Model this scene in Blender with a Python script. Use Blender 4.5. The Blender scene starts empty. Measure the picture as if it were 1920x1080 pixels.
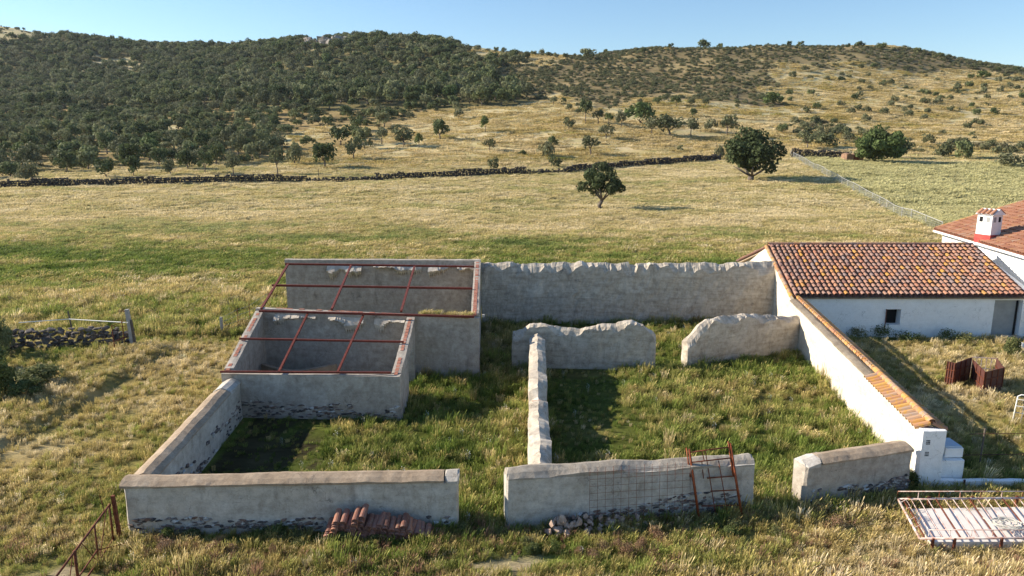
import bpy, bmesh, math, random
import numpy as np
from mathutils import Vector, Matrix, Quaternion

SC = bpy.context.scene
R = math.radians
rng = np.random.default_rng(7)
random.seed(7)

# ------------------------------------------------------------------ camera
F, H = 1340.0, 10.0
PITCH = math.atan(275 / F)
CP, SP = math.cos(PITCH), math.sin(PITCH)
cam_d = bpy.data.cameras.new('camera')
cam_d.sensor_width = 36
cam_d.lens = F / 1920 * 36
cam_d.clip_start = 0.1
cam_d.clip_end = 6000
cam = bpy.data.objects.new('camera', cam_d)
SC.collection.objects.link(cam)
cam.location = (0, 0, H)
cam.rotation_euler = (math.pi / 2 - PITCH, 0, 0)
SC.camera = cam

# ------------------------------------------------------------------ light
EL, AZ = R(26.5), R(12)
SUN = Vector((-math.cos(EL) * math.cos(AZ), math.cos(EL) * math.sin(AZ), math.sin(EL)))
world = bpy.data.worlds.new('World')
SC.world = world
world.use_nodes = True
wn = world.node_tree
sky = wn.nodes.new('ShaderNodeTexSky')
sky.sky_type = 'NISHITA'
sky.sun_disc = False
sky.sun_elevation = EL
sky.sun_rotation = math.atan2(SUN.x, SUN.y)
sky.altitude = 300
sky.air_density = 1.15
sky.dust_density = 0.0
sky.ozone_density = 4.5
bg = wn.nodes['Background']
bg.inputs['Strength'].default_value = 0.092
wn.links.new(sky.outputs[0], bg.inputs[0])
sun_d = bpy.data.lights.new('sun', 'SUN')
sun_d.energy = 5.0
sun_d.angle = R(0.53)
sun_d.color = (1.0, 0.89, 0.72)
sun_o = bpy.data.objects.new('sun', sun_d)
SC.collection.objects.link(sun_o)
sun_o.rotation_euler = SUN.to_track_quat('Z', 'Y').to_euler()
sun_o.location = (-40, 20, 60)
vs = SC.view_settings
vs.view_transform = 'Standard'
vs.look = 'None'
vs.exposure = 0.92
vs.gamma = 1.0
SC.cycles.max_bounces = 6
SC.cycles.diffuse_bounces = 3
SC.cycles.transparent_max_bounces = 8

HAZE = 0.00006

# ------------------------------------------------------------------ pixel helpers (photo pixel -> direction)
def ray(px, py):
    u = (px - 960) / F
    v = (540 - py) / F
    return (u, CP + v * SP, -SP + v * CP)

def P(px, py, z=0.0):
    d = ray(px, py)
    t = (z - H) / d[2]
    return Vector((d[0] * t, d[1] * t, z))

def PY(px, py, Y):
    d = ray(px, py)
    t = Y / d[1]
    return Vector((d[0] * t, Y, H + d[2] * t))

def PL(px, py, a, b):            # on the sloping plane z = a + b*y
    d = ray(px, py)
    t = (a - H) / (d[2] - b * d[1])
    return Vector((d[0] * t, d[1] * t, H + d[2] * t))

def project(x, y, z):
    z = np.asarray(z) - H
    dep = y * CP - z * SP
    dep = np.where(dep < .1, .1, dep)
    up = y * SP + z * CP
    return 960 + F * x / dep, 540 - F * up / dep

# ------------------------------------------------------------------ noise
def _hash(i, j, k, seed):
    n = (i.astype(np.int64) * 374761393 + j.astype(np.int64) * 668265263 + k.astype(np.int64) * 2147483647 + seed * 974711) & 0xFFFFFFFF
    n = ((n ^ (n >> 13)) * 1274126177) & 0xFFFFFFFF
    n = ((n ^ (n >> 16)) * 2246822519) & 0xFFFFFFFF
    return ((n ^ (n >> 15)) & 0xFFFFFF) / float(0xFFFFFF)

def noise3(x, y, z=0.0, seed=0):
    x, y, z = np.broadcast_arrays(np.asarray(x, float), np.asarray(y, float), np.asarray(z, float))
    i, j, k = np.floor(x), np.floor(y), np.floor(z)
    fx, fy, fz = x - i, y - j, z - k
    fx, fy, fz = [f * f * (3 - 2 * f) for f in (fx, fy, fz)]
    out = 0
    for a in (0, 1):
        for b in (0, 1):
            for c in (0, 1):
                w = (fx if a else 1 - fx) * (fy if b else 1 - fy) * (fz if c else 1 - fz)
                out = out + w * _hash(i + a, j + b, k + c, seed)
    return out * 2 - 1

def fbm(x, y, z=0.0, seed=0, oct=3):
    o, a, t = 0, 1, 0
    for q in range(oct):
        o = o + a * noise3(np.asarray(x) * 2 ** q, np.asarray(y) * 2 ** q, np.asarray(z) * 2 ** q, seed + q)
        t += a
        a *= .5
    return o / t

def sstep(a, b, x):
    t = np.clip((np.asarray(x, float) - a) / (b - a), 0, 1)
    return t * t * (3 - 2 * t)

def pip(px, py, poly):
    inside = np.zeros(np.shape(px), bool)
    n = len(poly)
    for i in range(n):
        x1, y1 = poly[i]
        x2, y2 = poly[(i + 1) % n]
        if y1 == y2:
            continue
        c = ((y1 > py) != (y2 > py)) & (px < (x2 - x1) * (py - y1) / (y2 - y1) + x1)
        inside ^= c
    return inside

# ------------------------------------------------------------------ terrain shape
COLX = np.array([-500, 0, 300, 600, 900, 1100, 1340, 1500, 1700, 1920, 2400.])
WALL_Y = np.array([362, 350, 344, 338, 326, 318, 302, 291, 291, 294, 300.])
WALL_D = np.array([118, 122, 126, 132, 140, 146, 156, 162, 160, 155, 150.])
D240 = np.array([240, 240, 236, 218, 205, 202, 206, 212, 218, 222, 225.])
D150 = np.array([420, 410, 400, 365, 325, 308, 300, 312, 330, 335, 330.])
SKY_Y = np.array([40, 55, 90, 74, 95, 108, 90, 88, 101, 136, 170.])
SKX = np.array([-500, 0, 60, 110, 220, 320, 420, 530, 620, 700, 800, 900, 1000, 1090, 1200, 1320, 1480, 1600, 1700, 1800, 1920, 2400.])
SKV = np.array([40, 52, 56, 66, 84, 95, 95, 87, 76, 80, 84, 94, 104, 108, 98, 90, 86, 90, 101, 119, 137, 175.])
DSKY = np.array([600, 580, 570, 520, 470, 440, 405, 400, 410, 415, 400.])

def zt(x, y):
    x = np.asarray(x, float)
    y = np.asarray(y, float)
    x, y = np.broadcast_arrays(x, y)
    sh = x.shape
    x = x.ravel()
    y = y.ravel()
    u = x / np.maximum(y, 22)
    px = np.clip(960 + 1361 * u, -500, 2400)
    def node(d, yp):
        v = (540 - yp) / F
        return d, H + d * (-SP + v * CP) / (CP + v * SP)
    wd = np.interp(px, COLX, WALL_D)
    ds = np.interp(px, COLX, DSKY)
    d2, z2 = node(wd, np.interp(px, COLX, WALL_Y))
    d3, z3 = node(np.interp(px, COLX, D240), 240.)
    d4, z4 = node(np.interp(px, COLX, D150), 150.)
    d5, z5 = node(ds, np.interp(px, SKX, SKV))
    D = np.stack([0 * x - 500, 0 * x, 0 * x + 46, d2, d3, d4, d5, d5 + 160, 0 * x + 3000])
    Z = np.stack([0 * x, 0 * x, 0 * x, z2, z3, z4, z5, z5 - 10, z5 - 70])
    dl = np.diff(Z, axis=0) / np.diff(D, axis=0)
    M = np.zeros_like(Z)
    a, b = dl[:-1], dl[1:]
    M[1:-1] = np.where(a * b > 0, 2 * a * b / np.where(a + b == 0, 1, a + b), 0)
    M[5] = np.where(a[4] * b[4] > 0, M[5], 0)
    k = np.clip((y[None, :] >= D).sum(0) - 1, 0, 7)
    ii = np.arange(len(x))
    h = D[k + 1, ii] - D[k, ii]
    t = np.clip((y - D[k, ii]) / h, 0, 1)
    z = ((2 * t**3 - 3 * t**2 + 1) * Z[k, ii] + (t**3 - 2 * t**2 + t) * h * M[k, ii]
         + (-2 * t**3 + 3 * t**2) * Z[k + 1, ii] + (t**3 - t**2) * h * M[k + 1, ii])
    far = sstep(200, 330, y)
    z = z + far * (2.6 * fbm(x / 70, y / 55, 0, 3) + 1.0 * fbm(x / 22, y / 18, 0, 5))
    mid = sstep(50, 90, y) * (1 - sstep(500, 900, y))
    z = z + mid * (.35 * fbm(x / 16, y / 10, 0, 9, 2))
    # bank along the track left of the compound
    bk = (1 - sstep(-17.0, -16.55, x + .35 * noise3(x * 0, y / 3, 0, 2))) * sstep(17.5, 22, y) * (1 - sstep(33, 36, y))
    z = z + .27 * bk * (1 - sstep(17, 45, -x) * .7)
    lump = (1 - sstep(60, 120, y)) * .05 * fbm(x / 1.6, y / 1.6, 0, 12)
    outside = np.where((x < -11) | (y < 16) | (y > 42), 1.0, 0.35)
    z = z + lump * outside
    return z.reshape(sh)

def hit(px, py):
    d = ray(px, py)
    Y = np.concatenate([np.arange(14, 60, .1), np.arange(60, 250, .25), np.arange(250, 900, .7)])
    t = Y / d[1]
    zr = H + d[2] * t
    zz = zt(d[0] * t, Y)
    k = np.argmax(zr <= zz)
    if not (zr <= zz).any():
        k = np.argmin(np.abs(zr - zz) + (Y < 150) * 1e3)
    return Vector((d[0] * t[k], Y[k], zz[k]))

# zones as seen on the hillside
FOREST = [(-900, -40), (0, 66), (115, 60), (220, 70), (420, 80), (620, 55), (840, 75), (860, 108), (1000, 128), (1180, 92), (1250, 80), (1440, 118), (1440, 160), (1380, 184), (1180, 188), (1000, 195), (830, 212), (720, 246), (640, 275), (560, 296), (480, 306), (350, 326), (0, 346), (-900, 380)]
SCRUB = [(1160, 88), (1320, 70), (1600, 78), (1960, 118), (2500, 150), (2500, 200), (1920, 152), (1700, 131), (1560, 124), (1440, 119), (1440, 165), (1475, 200), (1400, 188), (1200, 190), (1000, 194), (930, 140)]
STRIP = [(1440, 232), (1500, 224), (1600, 246), (1700, 262), (1850, 276), (2200, 292), (2200, 322), (1750, 296), (1560, 268)]
CLEAR = [[(225, 232), (275, 227), (330, 236), (270, 247)], [(-200, 30), (110, 52), (125, 66), (60, 78), (-200, 92)], [(560, 240), (680, 238), (600, 258), (500, 260)],
         [(700, 120), (760, 126), (740, 136), (690, 132)], [(150, 115), (270, 118), (260, 132), (160, 128)], [(0, 185), (50, 190), (40, 202), (0, 200)], [(850, 95), (1000, 106), (990, 120), (850, 108)], [(560, 60), (655, 55), (655, 80), (570, 88)]]
CROP = [(1482, 290), (1565, 337), (1645, 383), (1705, 412), (1765, 433), (2400, 470), (2400, 300), (1700, 306), (1620, 300)]

def vegmap(x, y, z):
    px, py = project(x, y, z)
    jx = px + 40 * fbm(x / 16, y / 16, 0, 31, 2)
    jy = py + 20 * fbm(x / 16, y / 16, 0, 32, 2)
    fo = pip(jx, jy, FOREST)
    sc = pip(jx, jy, SCRUB)
    st = pip(jx, jy, STRIP)
    cl = np.zeros(fo.shape, bool)
    for c in CLEAR:
        cl |= pip(jx, jy, c)
    return fo & ~cl & ~sc, sc & ~cl, st, px, py

def dryness(x, y):
    x = np.asarray(x, float)
    y = np.asarray(y, float)
    n1 = fbm(x / 11, y / 4.5, 0, 21)
    n2 = fbm(x / 2.6, y / 1.3, 0, 22)
    d = np.full(np.broadcast(x, y).shape, .36)
    inside = sstep(-10.4, -9.8, x) * (1 - sstep(13.2, 14.2, x)) * sstep(17.2, 18, y) * (1 - sstep(38, 39, y))
    left = (1 - sstep(-12, -10, x)) * (1 - sstep(31, 37, y + .15 * x))
    front = 1 - sstep(16.2, 17.6, y - .11 * x * (x > 0))
    yard = sstep(14.2, 15, x) * sstep(19.5, 21, y) * (1 - sstep(35, 36, y))
    far = sstep(58, 92, y + .12 * x)
    d = d * (1 - far) + .68 * far
    beyond = sstep(150, 190, y)
    d = d * (1 - beyond) + .88 * beyond
    lgreen = sstep(34, 40, y) * (1 - sstep(62, 80, y)) * (1 - sstep(-14, 6, x) * .5)
    d = d - .04 * lgreen
    d = d * (1 - inside) + .29 * inside
    d = d * (1 - left) + .52 * left
    d = d * (1 - front) + .47 * front
    d = d * (1 - yard) + .58 * yard
    amp = .34 - .14 * inside
    return np.clip(d + amp * n1 * 1.3 + .24 * n2, 0, 1)

def soil_patch(x, y):
    a = ((x - .15) / 1.5) ** 2 + ((y - 15.55 - .12 * (x - .15)) / .28) ** 2
    b = ((x + 10.6) / 1.3) ** 2 + ((y - 14.9) / .5) ** 2
    q = np.minimum(a, b) + .8 * fbm(x * 1.5, y * 2, 0, 79)
    return 1 - sstep(.6, 1.3, q)

GREEN = np.array([.205, .245, .060])
LUSH = np.array([.090, .140, .028])
GOLD = np.array([.450, .355, .150])
STRAW = np.array([.670, .565, .390])

def grasscol(d, j):
    d = d[:, None]
    j = j[:, None]
    c = np.where(d < .3, LUSH + (GREEN - LUSH) * (d / .3), np.where(d < .62, GREEN + (GOLD - GREEN) * ((d - .3) / .32), GOLD + (STRAW - GOLD) * ((d - .62) / .38)))
    return c * (1 + .35 * j)

# ------------------------------------------------------------------ object helpers
WL = {}
COL = SC.collection

def tag(o, label=None, cat=None, group=None, kind=None):
    if label: o['label'] = label
    if cat: o['category'] = cat
    if group: o['group'] = group
    if kind: o['kind'] = kind
    return o

def thing(name, loc, label, cat, group=None):
    o = bpy.data.objects.new(name, None)
    o.empty_display_size = .2
    COL.objects.link(o)
    o.location = loc
    WL[o.name] = Vector(loc)
    return tag(o, label, cat, group)

def link(name, mesh, parent=None, loc=None, M=None):
    o = bpy.data.objects.new(name, mesh)
    COL.objects.link(o)
    base = WL[parent.name] if parent else Vector((0, 0, 0))
    if parent:
        o.parent = parent
    if M is not None:
        M = M.copy()
        M.translation = M.translation - base
        o.matrix_local = M
        WL[o.name] = base + M.translation
    else:
        l = Vector(loc) if loc is not None else base
        o.location = l - base
        WL[o.name] = l
    return o

class MB:
    def __init__(s):
        s.v, s.f, s.t = [], [], []
    def add(s, vs, fs, tint=0.0):
        n = len(s.v)
        s.v += [tuple(v) for v in vs]
        s.f += [tuple(i + n for i in f) for f in fs]
        s.t += [tint] * len(vs)
        return s
    def box(s, c, size, rot=None, tint=0.0):
        hx, hy, hz = [q / 2 for q in size]
        vs = [Vector((a * hx, b * hy, d * hz)) for a in (-1, 1) for b in (-1, 1) for d in (-1, 1)]
        if rot is not None:
            vs = [rot @ v for v in vs]
        vs = [v + Vector(c) for v in vs]
        return s.add(vs, [(0, 1, 3, 2), (4, 6, 7, 5), (0, 4, 5, 1), (2, 3, 7, 6), (0, 2, 6, 4), (1, 5, 7, 3)], tint)
    def tube(s, pts, r, n=6, r2=None, caps=True):
        pts = [Vector(p) for p in pts]
        rs = [r + ((r2 if r2 is not None else r) - r) * i / max(1, len(pts) - 1) for i in range(len(pts))]
        vs, fs = [], []
        for i, p in enumerate(pts):
            d = (pts[min(i + 1, len(pts) - 1)] - pts[max(i - 1, 0)]).normalized()
            a = d.orthogonal().normalized() if i == 0 else (a - d * a.dot(d)).normalized()
            b = d.cross(a)
            for k in range(n):
                q = 2 * math.pi * (k + .5) / n
                vs.append(p + (a * math.cos(q) + b * math.sin(q)) * rs[i])
        for i in range(len(pts) - 1):
            for k in range(n):
                fs.append((i * n + k, i * n + (k + 1) % n, (i + 1) * n + (k + 1) % n, (i + 1) * n + k))
        if caps:
            fs.append(tuple(range(n))[::-1])
            fs.append(tuple((len(pts) - 1) * n + k for k in range(n)))
        return s.add(vs, fs)
    def bar(s, a, b, w, h):                    # rectangular bar from a to b, h measured upward
        a, b = Vector(a), Vector(b)
        d = (b - a).normalized()
        side = d.cross(Vector((0, 0, 1)))
        side = side.normalized() if side.length > 1e-4 else Vector((1, 0, 0))
        up = side.cross(d)
        vs = [p + side * (i * w / 2) + up * (j * h / 2) for p in (a, b) for i, j in ((-1, -1), (1, -1), (1, 1), (-1, 1))]
        return s.add(vs, [(0, 1, 2, 3), (7, 6, 5, 4), (0, 4, 5, 1), (1, 5, 6, 2), (2, 6, 7, 3), (3, 7, 4, 0)])
    def mesh(s, name, mat, off=(0, 0, 0), smooth=False, tint=False):
        m = bpy.data.meshes.new(name)
        off = Vector(off)
        m.from_pydata([Vector(v) - off for v in s.v], [], s.f)
        m.materials.append(mat)
        if tint:
            a = m.attributes.new('tint', 'FLOAT', 'POINT')
            a.data.foreach_set('value', s.t)
        if smooth:
            m.polygons.foreach_set('use_smooth', [True] * len(m.polygons))
        m.update()
        return m
    def build(s, name, mat, parent=None, smooth=False, tint=False, kind=None, label=None):
        base = WL[parent.name] if parent else Vector((0, 0, 0))
        o = link(name, s.mesh(name, mat, base, smooth, tint), parent)
        if kind: o['kind'] = kind
        if label: o['label'] = label
        return o

# ------------------------------------------------------------------ materials
def newmat(name):
    m = bpy.data.materials.new(name)
    m.use_nodes = True
    nt = m.node_tree
    b = nt.nodes['Principled BSDF']
    b.inputs['Specular IOR Level'].default_value = .25
    return m, nt, b

def nd(nt, typ, **kw):
    n = nt.nodes.new(typ)
    for k, v in kw.items():
        setattr(n, k, v)
    return n

def ramp(nt, fac, stops):
    r = nd(nt, 'ShaderNodeValToRGB')
    el = r.color_ramp.elements
    while len(el) < len(stops):
        el.new(.5)
    for e, (p, c) in zip(el, stops):
        e.position = p
        e.color = (*c, 1) if len(c) == 3 else c
    nt.links.new(fac, r.inputs[0])
    return r.outputs[0]

def noise_n(nt, scale, detail=4, rough=.6, vec=None, dist=0):
    n = nd(nt, 'ShaderNodeTexNoise')
    n.inputs['Scale'].default_value = scale
    n.inputs['Detail'].default_value = detail
    n.inputs['Roughness'].default_value = rough
    n.inputs['Distortion'].default_value = dist
    if vec is not None:
        nt.links.new(vec, n.inputs['Vector'])
    return n.outputs['Fac']

def mixc(nt, fac, a, b, mode='MIX'):
    m = nd(nt, 'ShaderNodeMix', data_type='RGBA', blend_type=mode)
    for sock, val in ((m.inputs[0], fac), (m.inputs[6], a), (m.inputs[7], b)):
        if hasattr(val, 'is_linked'):
            nt.links.new(val, sock)
        else:
            sock.default_value = val if not isinstance(val, tuple) or len(val) == 4 else (*val, 1)
    return m.outputs[2]

def bump(nt, b, h, strength=.4, dist=.02):
    n = nd(nt, 'ShaderNodeBump')
    n.inputs['Strength'].default_value = strength
    n.inputs['Distance'].default_value = dist
    nt.links.new(h, n.inputs['Height'])
    nt.links.new(n.outputs[0], b.inputs['Normal'])

def wcoord(nt):
    return nd(nt, 'ShaderNodeNewGeometry').outputs['Position']

def plaster(name, base, stain, light, stain_pos=.55, rough=.9, bandk=.35, con=1.0):
    m, nt, b = newmat(name)
    w = wcoord(nt)
    big = noise_n(nt, .9, 5, .65, w, .4)
    med = noise_n(nt, 4.0, 6, .7, w)
    fine = noise_n(nt, 38, 4, .7, w)
    c = ramp(nt, big, [(.30, light), (.48, base), (.62, base), (.78, stain)])
    mp = nd(nt, 'ShaderNodeMapping')
    mp.inputs['Scale'].default_value = (1.4, 1.4, .35)
    nt.links.new(w, mp.inputs[0])
    streak = noise_n(nt, 2.2, 5, .7, mp.outputs[0])
    sf = ramp(nt, streak, [(stain_pos, (0, 0, 0)), (stain_pos + .2, (.6, .6, .6))])
    c = mixc(nt, sf, c, stain)
    mf = ramp(nt, med, [(.35, (1 - .22 * con, 1 - .24 * con, 1 - .26 * con)), (.6, (1 + .08 * con,) * 3)])
    c = mixc(nt, 1.0, c, mf, 'MULTIPLY')
    ff = ramp(nt, fine, [(.3, (1 - .14 * con,) * 3), (.6, (1 + .05 * con,) * 3)])
    c = mixc(nt, 1.0, c, ff, 'MULTIPLY')
    mh = nd(nt, 'ShaderNodeMapping')
    mh.inputs['Scale'].default_value = (.35, .35, 3.2)
    nt.links.new(w, mh.inputs[0])
    band = noise_n(nt, 2.0, 6, .7, mh.outputs[0], .3)
    c = mixc(nt, 1.0, c, ramp(nt, band, [(.33, (1 - .32 * bandk, 1 - .34 * bandk, 1 - .37 * bandk)), (.5, (1, 1, 1)), (.68, (1 + .12 * bandk,) * 3)]), 'MULTIPLY')
    vo = nd(nt, 'ShaderNodeTexVoronoi', feature='DISTANCE_TO_EDGE')
    vo.inputs['Scale'].default_value = 1.1
    wj = nd(nt, 'ShaderNodeTexNoise')
    wj.inputs['Scale'].default_value = 3.0
    nt.links.new(w, wj.inputs['Vector'])
    wadd = nd(nt, 'ShaderNodeVectorMath', operation='ADD')
    nt.links.new(w, wadd.inputs[0]); nt.links.new(wj.outputs['Color'], wadd.inputs[1])
    nt.links.new(wadd.outputs[0], vo.inputs['Vector'])
    ck = ramp(nt, vo.outputs[0], [(0, (.8, .8, .8)), (.006, (.4, .4, .4)), (.014, (0, 0, 0))])
    c = mixc(nt, mixc(nt, 1.0, ck, ramp(nt, big, [(.48, (0, 0, 0)), (.6, (1, 1, 1))]), 'MULTIPLY'), c, tuple(q * .5 for q in stain))
    pit = noise_n(nt, 9, 6, .8, w, 1.0)
    c = mixc(nt, ramp(nt, pit, [(.58, (0, 0, 0)), (.70, (.6 * con,) * 3)]), c, tuple(q * .55 for q in stain))
    nt.links.new(c, b.inputs['Base Color'])
    b.inputs['Roughness'].default_value = rough
    add = nd(nt, 'ShaderNodeMath', operation='MULTIPLY_ADD')
    nt.links.new(fine, add.inputs[0])
    add.inputs[1].default_value = .35
    nt.links.new(med, add.inputs[2])
    bump(nt, b, add.outputs[0], .55, .035)
    return m

def simple(name, c1, c2, scale=6, rough=.8, metal=0, bstr=.3, bd=.01):
    m, nt, b = newmat(name)
    w = wcoord(nt)
    n = noise_n(nt, scale, 5, .65, w)
    nt.links.new(ramp(nt, n, [(.35, c1), (.65, c2)]), b.inputs['Base Color'])
    b.inputs['Roughness'].default_value = rough
    b.inputs['Metallic'].default_value = metal
    bump(nt, b, n, bstr, bd)
    return m

M_plaster = plaster('grey_plaster', (.395, .350, .298), (.175, .152, .128), (.50, .455, .40))
M_plaster2 = plaster('pale_plaster', (.480, .440, .388), (.210, .186, .162), (.58, .545, .495))
M_earth = plaster('eroded_plaster', (.485, .425, .350), (.215, .182, .150), (.60, .545, .465), bandk=.7)
M_ledge = plaster('fresh_mortar', (.55, .50, .43), (.36, .31, .26), (.64, .60, .54))
M_cream = plaster('cream_plaster', (.66, .59, .48), (.48, .40, .30), (.74, .69, .60), .6, con=.6)
M_white = plaster('whitewash', (.84, .84, .83), (.68, .67, .64), (.87, .87, .86), .72, bandk=.08, con=.22)
M_cap = plaster('brown_mortar', (.36, .275, .195), (.22, .17, .125), (.45, .36, .27))
M_capgrey = plaster('grey_mortar', (.34, .30, .25), (.20, .175, .145), (.42, .38, .33))
M_bed = plaster('weathered_mortar_bed', (.24, .20, .155), (.12, .105, .085), (.33, .28, .22))
M_rust = simple('rusty_steel', (.10, .030, .018), (.20, .062, .030), 9, .75, .2)
M_beam = simple('red_oxide_steel', (.115, .026, .018), (.185, .045, .028), 7, .65, .1)
M_orange = simple('orange_rusty_paint', (.30, .075, .022), (.16, .04, .018), 12, .55, .1)
M_brick = simple('red_brick', (.30, .105, .065), (.42, .20, .14), 8, .9)
def slate_mat():
    m, nt, b = newmat('slate_stone')
    v = nd(nt, 'ShaderNodeObjectInfo').outputs['Random']
    c = ramp(nt, v, [(0, (.07, .062, .06)), (.3, (.16, .13, .115)), (.5, (.28, .25, .225)), (.7, (.20, .12, .09)), (.82, (.50, .48, .45)), (1, (.66, .64, .60))])
    n = noise_n(nt, 14, 5, .7, wcoord(nt))
    c = mixc(nt, 1.0, c, ramp(nt, n, [(.3, (.6, .6, .6)), (.7, (1.2, 1.2, 1.2))]), 'MULTIPLY')
    nt.links.new(c, b.inputs['Base Color'])
    b.inputs['Roughness'].default_value = .9
    bump(nt, b, n, .5, .02)
    return m
M_rock = slate_mat()
M_rockpale = simple('pale_rubble', (.28, .185, .145), (.47, .355, .285), 3, .9, 0, .5, .03)
M_dry = simple('dark_field_stone', (.030, .027, .026), (.085, .076, .070), 1.6, .95, 0, .5, .05)
M_drynear = simple('field_stone', (.06, .05, .045), (.20, .17, .15), 3, .95, 0, .5, .04)
M_darkmetal = simple('brown_sheet_steel', (.085, .034, .028), (.13, .055, .045), 3, .6, .2)
M_concrete = simple('concrete', (.30, .29, .27), (.42, .41, .39), 5, .9)
M_wire = simple('galvanised_wire', (.42, .41, .40), (.55, .54, .52), 5, .5, .3)
M_tape = simple('white_tape', (.75, .74, .70), (.82, .81, .78), 5, .6)
M_whitepaint = simple('worn_white_paint', (.72, .66, .62), (.40, .18, .12), 4.5, .6)
M_slab = simple('white_panel', (.66, .61, .57), (.74, .70, .67), 2.2, .7)
M_black = simple('dark_void', (.012, .012, .014), (.02, .02, .02), 3, .9)
M_door = simple('grey_door', (.27, .28, .28), (.33, .34, .34), 2, .55)
M_bluecap = simple('pale_blue_lid', (.42, .52, .62), (.50, .58, .66), 3, .6)
M_redband = simple('red_paint_band', (.36, .05, .05), (.42, .09, .07), 4, .7)
M_bark = simple('bark', (.10, .08, .065), (.17, .14, .115), 6, .95, 0, .6, .03)
M_rope = simple('old_rope', (.45, .43, .38), (.58, .56, .50), 20, .9)
M_soil = simple('bare_soil', (.30, .24, .17), (.40, .33, .25), 3, .95)

def tile_mat(name, src):
    m, nt, b = newmat(name)
    if src == 'obj':
        v = nd(nt, 'ShaderNodeObjectInfo').outputs['Random']
    else:
        a = nd(nt, 'ShaderNodeAttribute', attribute_name='tint')
        v = a.outputs['Fac']
    c = ramp(nt, v, [(0, (.20, .115, .10)), (.14, (.40, .19, .12)), (.30, (.30, .20, .17)), (.44, (.46, .25, .16)), (.58, (.27, .21, .20)), (.70, (.50, .24, .12)), (.82, (.34, .23, .20)), (.93, (.50, .25, .08)), (1, (.54, .30, .07))])
    w = wcoord(nt)
    n = noise_n(nt, 9, 5, .7, w)
    c = mixc(nt, 1.0, c, (.88, .82, .80), 'MULTIPLY')
    c = mixc(nt, ramp(nt, n, [(.5, (0, 0, 0)), (.7, (.7, .7, .7))]), c, (.26, .225, .215))
    n2 = noise_n(nt, 3.2, 4, .7, w)
    c = mixc(nt, ramp(nt, n2, [(.62, (0, 0, 0)), (.72, (.75, .75, .75))]), c, (.50, .235, .03))
    nt.links.new(c, b.inputs['Base Color'])
    b.inputs['Roughness'].default_value = .85
    bump(nt, b, n, .4, .01)
    return m
M_tile = tile_mat('clay_tile', 'obj')
M_tilej = tile_mat('clay_tile_field', 'attr')

def redtile_mat():
    m, nt, b = newmat('red_clay_tile')
    a = nd(nt, 'ShaderNodeAttribute', attribute_name='tint')
    c = ramp(nt, a.outputs['Fac'], [(0, (.29, .125, .080)), (.3, (.44, .205, .125)), (.6, (.36, .175, .110)), (.8, (.48, .245, .150)), (1, (.40, .27, .20))])
    w = wcoord(nt)
    n = noise_n(nt, 2.5, 5, .75, w)
    c = mixc(nt, ramp(nt, n, [(.52, (0, 0, 0)), (.68, (.6, .6, .6))]), c, (.42, .235, .08))
    n2 = noise_n(nt, 6, 5, .7, w)
    c = mixc(nt, ramp(nt, n2, [(.54, (0, 0, 0)), (.7, (.7, .7, .7))]), c, (.24, .17, .135))
    nt.links.new(c, b.inputs['Base Color'])
    b.inputs['Roughness'].default_value = .85
    return m
M_redtile = redtile_mat()

def lichen_mat():
    m, nt, b = newmat('lichen_tile')
    v = nd(nt, 'ShaderNodeObjectInfo').outputs['Random']
    c = ramp(nt, v, [(0, (.34, .17, .11)), (.3, (.42, .22, .12)), (.55, (.33, .24, .19)), (.8, (.44, .27, .17)), (1, (.50, .28, .08))])
    w = wcoord(nt)
    n = noise_n(nt, 5, 5, .7, w)
    c = mixc(nt, ramp(nt, n, [(.48, (0, 0, 0)), (.6, (.7, .7, .7))]), c, (.50, .26, .035))
    nt.links.new(c, b.inputs['Base Color'])
    b.inputs['Roughness'].default_value = .9
    bump(nt, b, n, .5, .015)
    return m
M_lichen = lichen_mat()

def leaf_mat(name, stops, trans=.25, src='Random'):
    m, nt, b = newmat(name)
    oi = nd(nt, 'ShaderNodeObjectInfo')
    c = ramp(nt, oi.outputs['Random'], stops)
    a = nd(nt, 'ShaderNodeAttribute', attribute_name='tint')
    k = ramp(nt, a.outputs['Fac'], [(0, (.72, .72, .72)), (1, (1.3, 1.3, 1.25))])
    c = mixc(nt, 1.0, c, k, 'MULTIPLY')
    b.inputs['Roughness'].default_value = .75
    b.inputs['Specular IOR Level'].default_value = .12
    nt.links.new(c, b.inputs['Base Color'])
    tr = nd(nt, 'ShaderNodeBsdfTranslucent')
    nt.links.new(c, tr.inputs[0])
    mx = nd(nt, 'ShaderNodeMixShader')
    mx.inputs[0].default_value = trans
    nt.links.new(b.outputs[0], mx.inputs[1])
    nt.links.new(tr.outputs[0], mx.inputs[2])
    nt.links.new(mx.outputs[0], nt.nodes['Material Output'].inputs[0])
    return m
M_oakfield = leaf_mat('field_oak_leaves', [(0, (.060, .078, .034)), (1, (.072, .092, .042))])
M_oak = leaf_mat('oak_leaves', [(0, (.070, .092, .040)), (.35, (.115, .140, .060)), (.7, (.165, .185, .085)), (1, (.235, .238, .130))])
M_olive = leaf_mat('olive_leaves', [(0, (.100, .115, .058)), (.5, (.135, .145, .078)), (1, (.175, .180, .105))])
M_bright = leaf_mat('bright_leaves', [(0, (.095, .130, .046)), (1, (.125, .165, .060))])
M_scrub = leaf_mat('scrub_leaves', [(0, (.110, .122, .062)), (.4, (.155, .160, .084)), (.75, (.185, .182, .100)), (1, (.215, .185, .112))])
M_weed = leaf_mat('weed_leaves', [(0, (.085, .115, .035)), (.5, (.120, .145, .055)), (1, (.19, .19, .085))], .3)

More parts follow.
